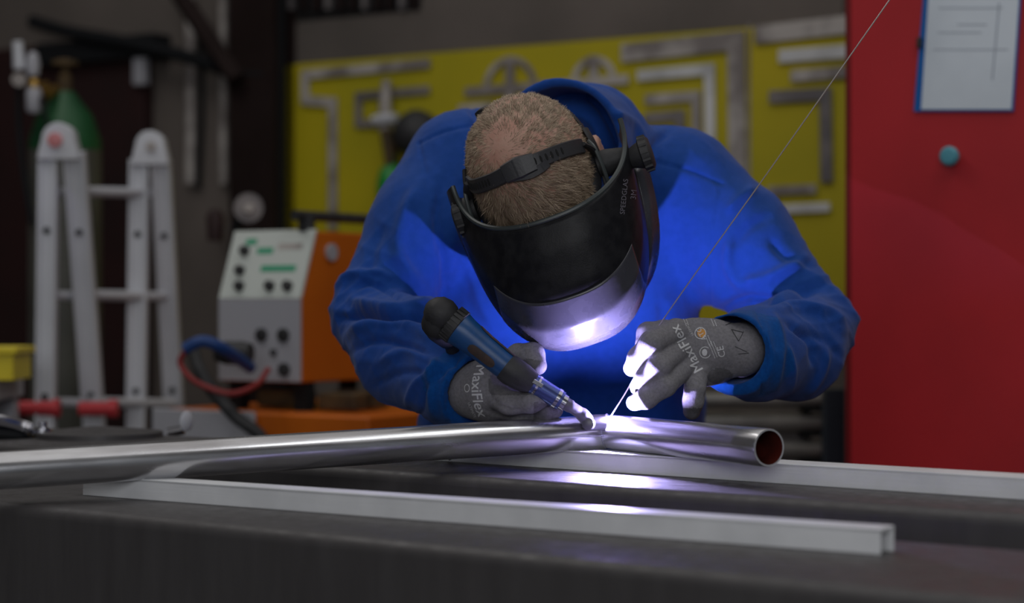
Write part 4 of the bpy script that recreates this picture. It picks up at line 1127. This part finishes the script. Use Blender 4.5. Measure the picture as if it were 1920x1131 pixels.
# ------------------------------------------------------------------ torch
TY = 2.502
T0 = P(838, 598, TY+.01); T1 = P(958, 695, TY); T2 = P(1052, 752, TY+.004); T3 = P(1105, 795, TY+.018)
td = nrm(T1-T0)
to = empty('welding_torch', T1, 'blue handled welding torch with black ball joint in the left glove', 'torch')
bm = B(); tube(bm, smooth_path([T0+td*.018, T0+td*.03, T0+td*.075, T1-td*.012, T1-td*.004], 20), [.0235]*4+[.0215]*4+[.019]*4+[.0172]*20, 24)
bm.free(); bm = B()
L = np.linalg.norm(T1-T0)
lathe(bm, T0, td, [(.016, .0215), (.02, .0225), (.035, .0205), (.06, .0185), (L-.012, .0175), (L-.004, .0165)], 28); hd = obj('torch_handle', bm, M['torch_blue'], to)
_, ta, tbv = frame_along(td)
cv = nrm(np.array([0, -1., .35])-(np.array([0, -1., .35])@td)*td)
sv = np.cross(td, cv)
for ang, s0_, s1_ in ((.75, .045, .085), (-1.15, .04, .10)):
    bm = B(); g = []
    for i in range(15):
        s_ = s0_+(s1_-s0_)*i/14; w_ = .34*math.sqrt(max(.02, 1-((i-7)/7.2)**6))
        r_0 = np.interp(s_, [.035, .06, L], [.0208, .0188, .0178])+.0006
        g.append([bm.verts.new(V(T0+td*s_+r_0*(math.cos(ang+t)*cv+math.sin(ang+t)*sv))) for t in np.linspace(-w_, w_, 7)])
    for a_, b_ in zip(g, g[1:]):
        for k in range(6): bm.faces.new((a_[k], a_[k+1], b_[k+1], b_[k]))
    obj('grip_pad', bm, M['brownpad'], hd)['label'] = 'worn brown grip pad'
bm = B(); lathe(bm, T0, td, [(.004, .017), (.006, .022), (.018, .0238), (.020, .0215)], 28)
for t in np.linspace(0, 2*PI, 22, endpoint=False):
    e = math.cos(t)*ta+math.sin(t)*tbv; box(bm, T0+td*.012+e*.0228, (.013, .0028, .0028), [td, e, np.cross(td, e)])
obj('ribbed_collar', bm, M['black'], to)
bm = B(); lathe(bm, T0-td*.008, td, [(-.024, .004), (-.020, .013), (-.012, .020), (0, .0225), (.010, .020), (.014, .017)], 26)
tube(bm, smooth_path([T0-td*.008, T0+np.array([-.012, .014, -.010]), T0+np.array([.0, .060, -.022])], 12), [.021]*6+[.018]*20, 16); obj('ball_joint', bm, M['black'], to)
d2 = nrm(T2-T1)
bm = B(); tube(bm, [T1-td*.008, T1, T1+d2*.018, T1+d2*.032], [.0185, .0192, .0178, .0145], 24); obj('torch_head', bm, M['black'], to)
bm = B(); tube(bm, [T1+d2*.028, T2-d2*.012, T2], [.0140, .0128, .0125], 20); nz = obj('torch_body', bm, mat('metallic blue sleeve', (.12, .16, .42), .25, .7), to)
bm = B(); tube(bm, [T2-d2*.0005-d2*.008, T2-d2*.004], .0136, 20); tube(bm, [T2, T2+d2*.006], .0105, 20); tube(bm, [T1+d2*.036, T1+d2*.039], .0144, 20); obj('chrome_ring', bm, M['chrome'], to)
bm = B(); box(bm, T1+d2*.038+cv*.013, (.014, .006, .006), [d2, cv, np.cross(d2, cv)]); obj('trigger_button', bm, M['chrome'], nz, smooth=False, bevel=.001)
bm = B(); tube(bm, smooth_path([T2+d2*.004, P(1072, 764, TY+.006), P(1090, 776, TY+.014), P(1103, 790, TY+.019)], 16), [.0085]*5+[.0075]*5+[.0088]*20, 18); obj('torch_neck', bm, M['ceramic'], to)
bm = B(); c = P(1104, 795, TY+.014); ax = nrm((-.25, -1, .05))
lathe(bm, c, ax, [(-.012, .0078), (.002, .0085), (.006, .0075), (.0075, .004)], 20); tube(bm, [P(1105, 793, TY+.020), P(1118, 792, TY+.024), P(1133.5, 792, TY+.0275), P(1134, 792, TY+.0275)], [.0095, .0100, .0100, .0085], 20)
obj('torch_cap', bm, M['ceramic'], to)
bm = B(); tube(bm, [P(1128, 791, TY+.024), P(1137, 790, TY+.0235)], [.0012, .0006], 8); obj('electrode', bm, M['chrome'], to)
bm = B(); tube(bm, smooth_path([T0+np.array([.0, .058, -.020]), T0+np.array([.01, .10, -.08]), T0+np.array([.0, .16, -.20]), T0+np.array([-.05, .32, -.24]), T0+np.array([-.1, .42, -.6]), T0+np.array([-.1, .5, -1.13])], 40), .009, 10); obj('torch_lead', bm, M['black'], to)
# filler wire
bm = B(); tube(bm, smooth_path([P(1145, 781, 2.528), P(1178, 728, 2.552), P(1212, 664, 2.578), P(1243, 600, 2.585), P(1450, 309, 2.53), P(1668, 0, 2.47), P(1790, -172, 2.44)], 42), .00085, 8)
tag(obj('filler_wire', bm, M['wire']), 'thin filler wire running up from the arc past the right glove', 'wire')

# ------------------------------------------------------------------ lights
def area(loc, target, size, power, col, sy=None):
    l = bpy.data.lights.new('lamp', 'AREA'); l.energy = power; l.color = col; l.shape = 'RECTANGLE'; l.size = size; l.size_y = sy or size
    o = bpy.data.objects.new('area_light', l); COL.objects.link(o); o.location = loc
    o.rotation_euler = (Vector(target)-Vector(loc)).to_track_quat('-Z', 'Y').to_euler(); return o
area((0, 2.6, 4.2), (0, 2.6, 0), 7.0, 62, (1, .98, .96), 5.5)       # roof light sheet
area((-1.6, 3.6, 3.7), (-1.2, 3.6, 0), 2.4, 9, (1, .98, .95), .25)   # tube lamps
area((1.2, 1.8, 3.7), (1.0, 1.8, 0), 2.4, 9, (.95, .98, 1), .25)
area((-.2, -2.2, 2.2), (.1, 3, .8), 3.0, 48, (.97, .98, 1), 1.6)      # fill light added behind the camera to brighten front faces
w = bpy.data.worlds.new('world'); S.world = w; w.use_nodes = True
w.node_tree.nodes['Background'].inputs['Color'].default_value = (.80, .88, 1, 1); w.node_tree.nodes['Background'].inputs['Strength'].default_value = .07
S.view_settings.view_transform = 'Standard'; S.view_settings.look = 'None'; S.view_settings.exposure = 0; S.view_settings.gamma = 1
S.view_settings.use_curve_mapping = False
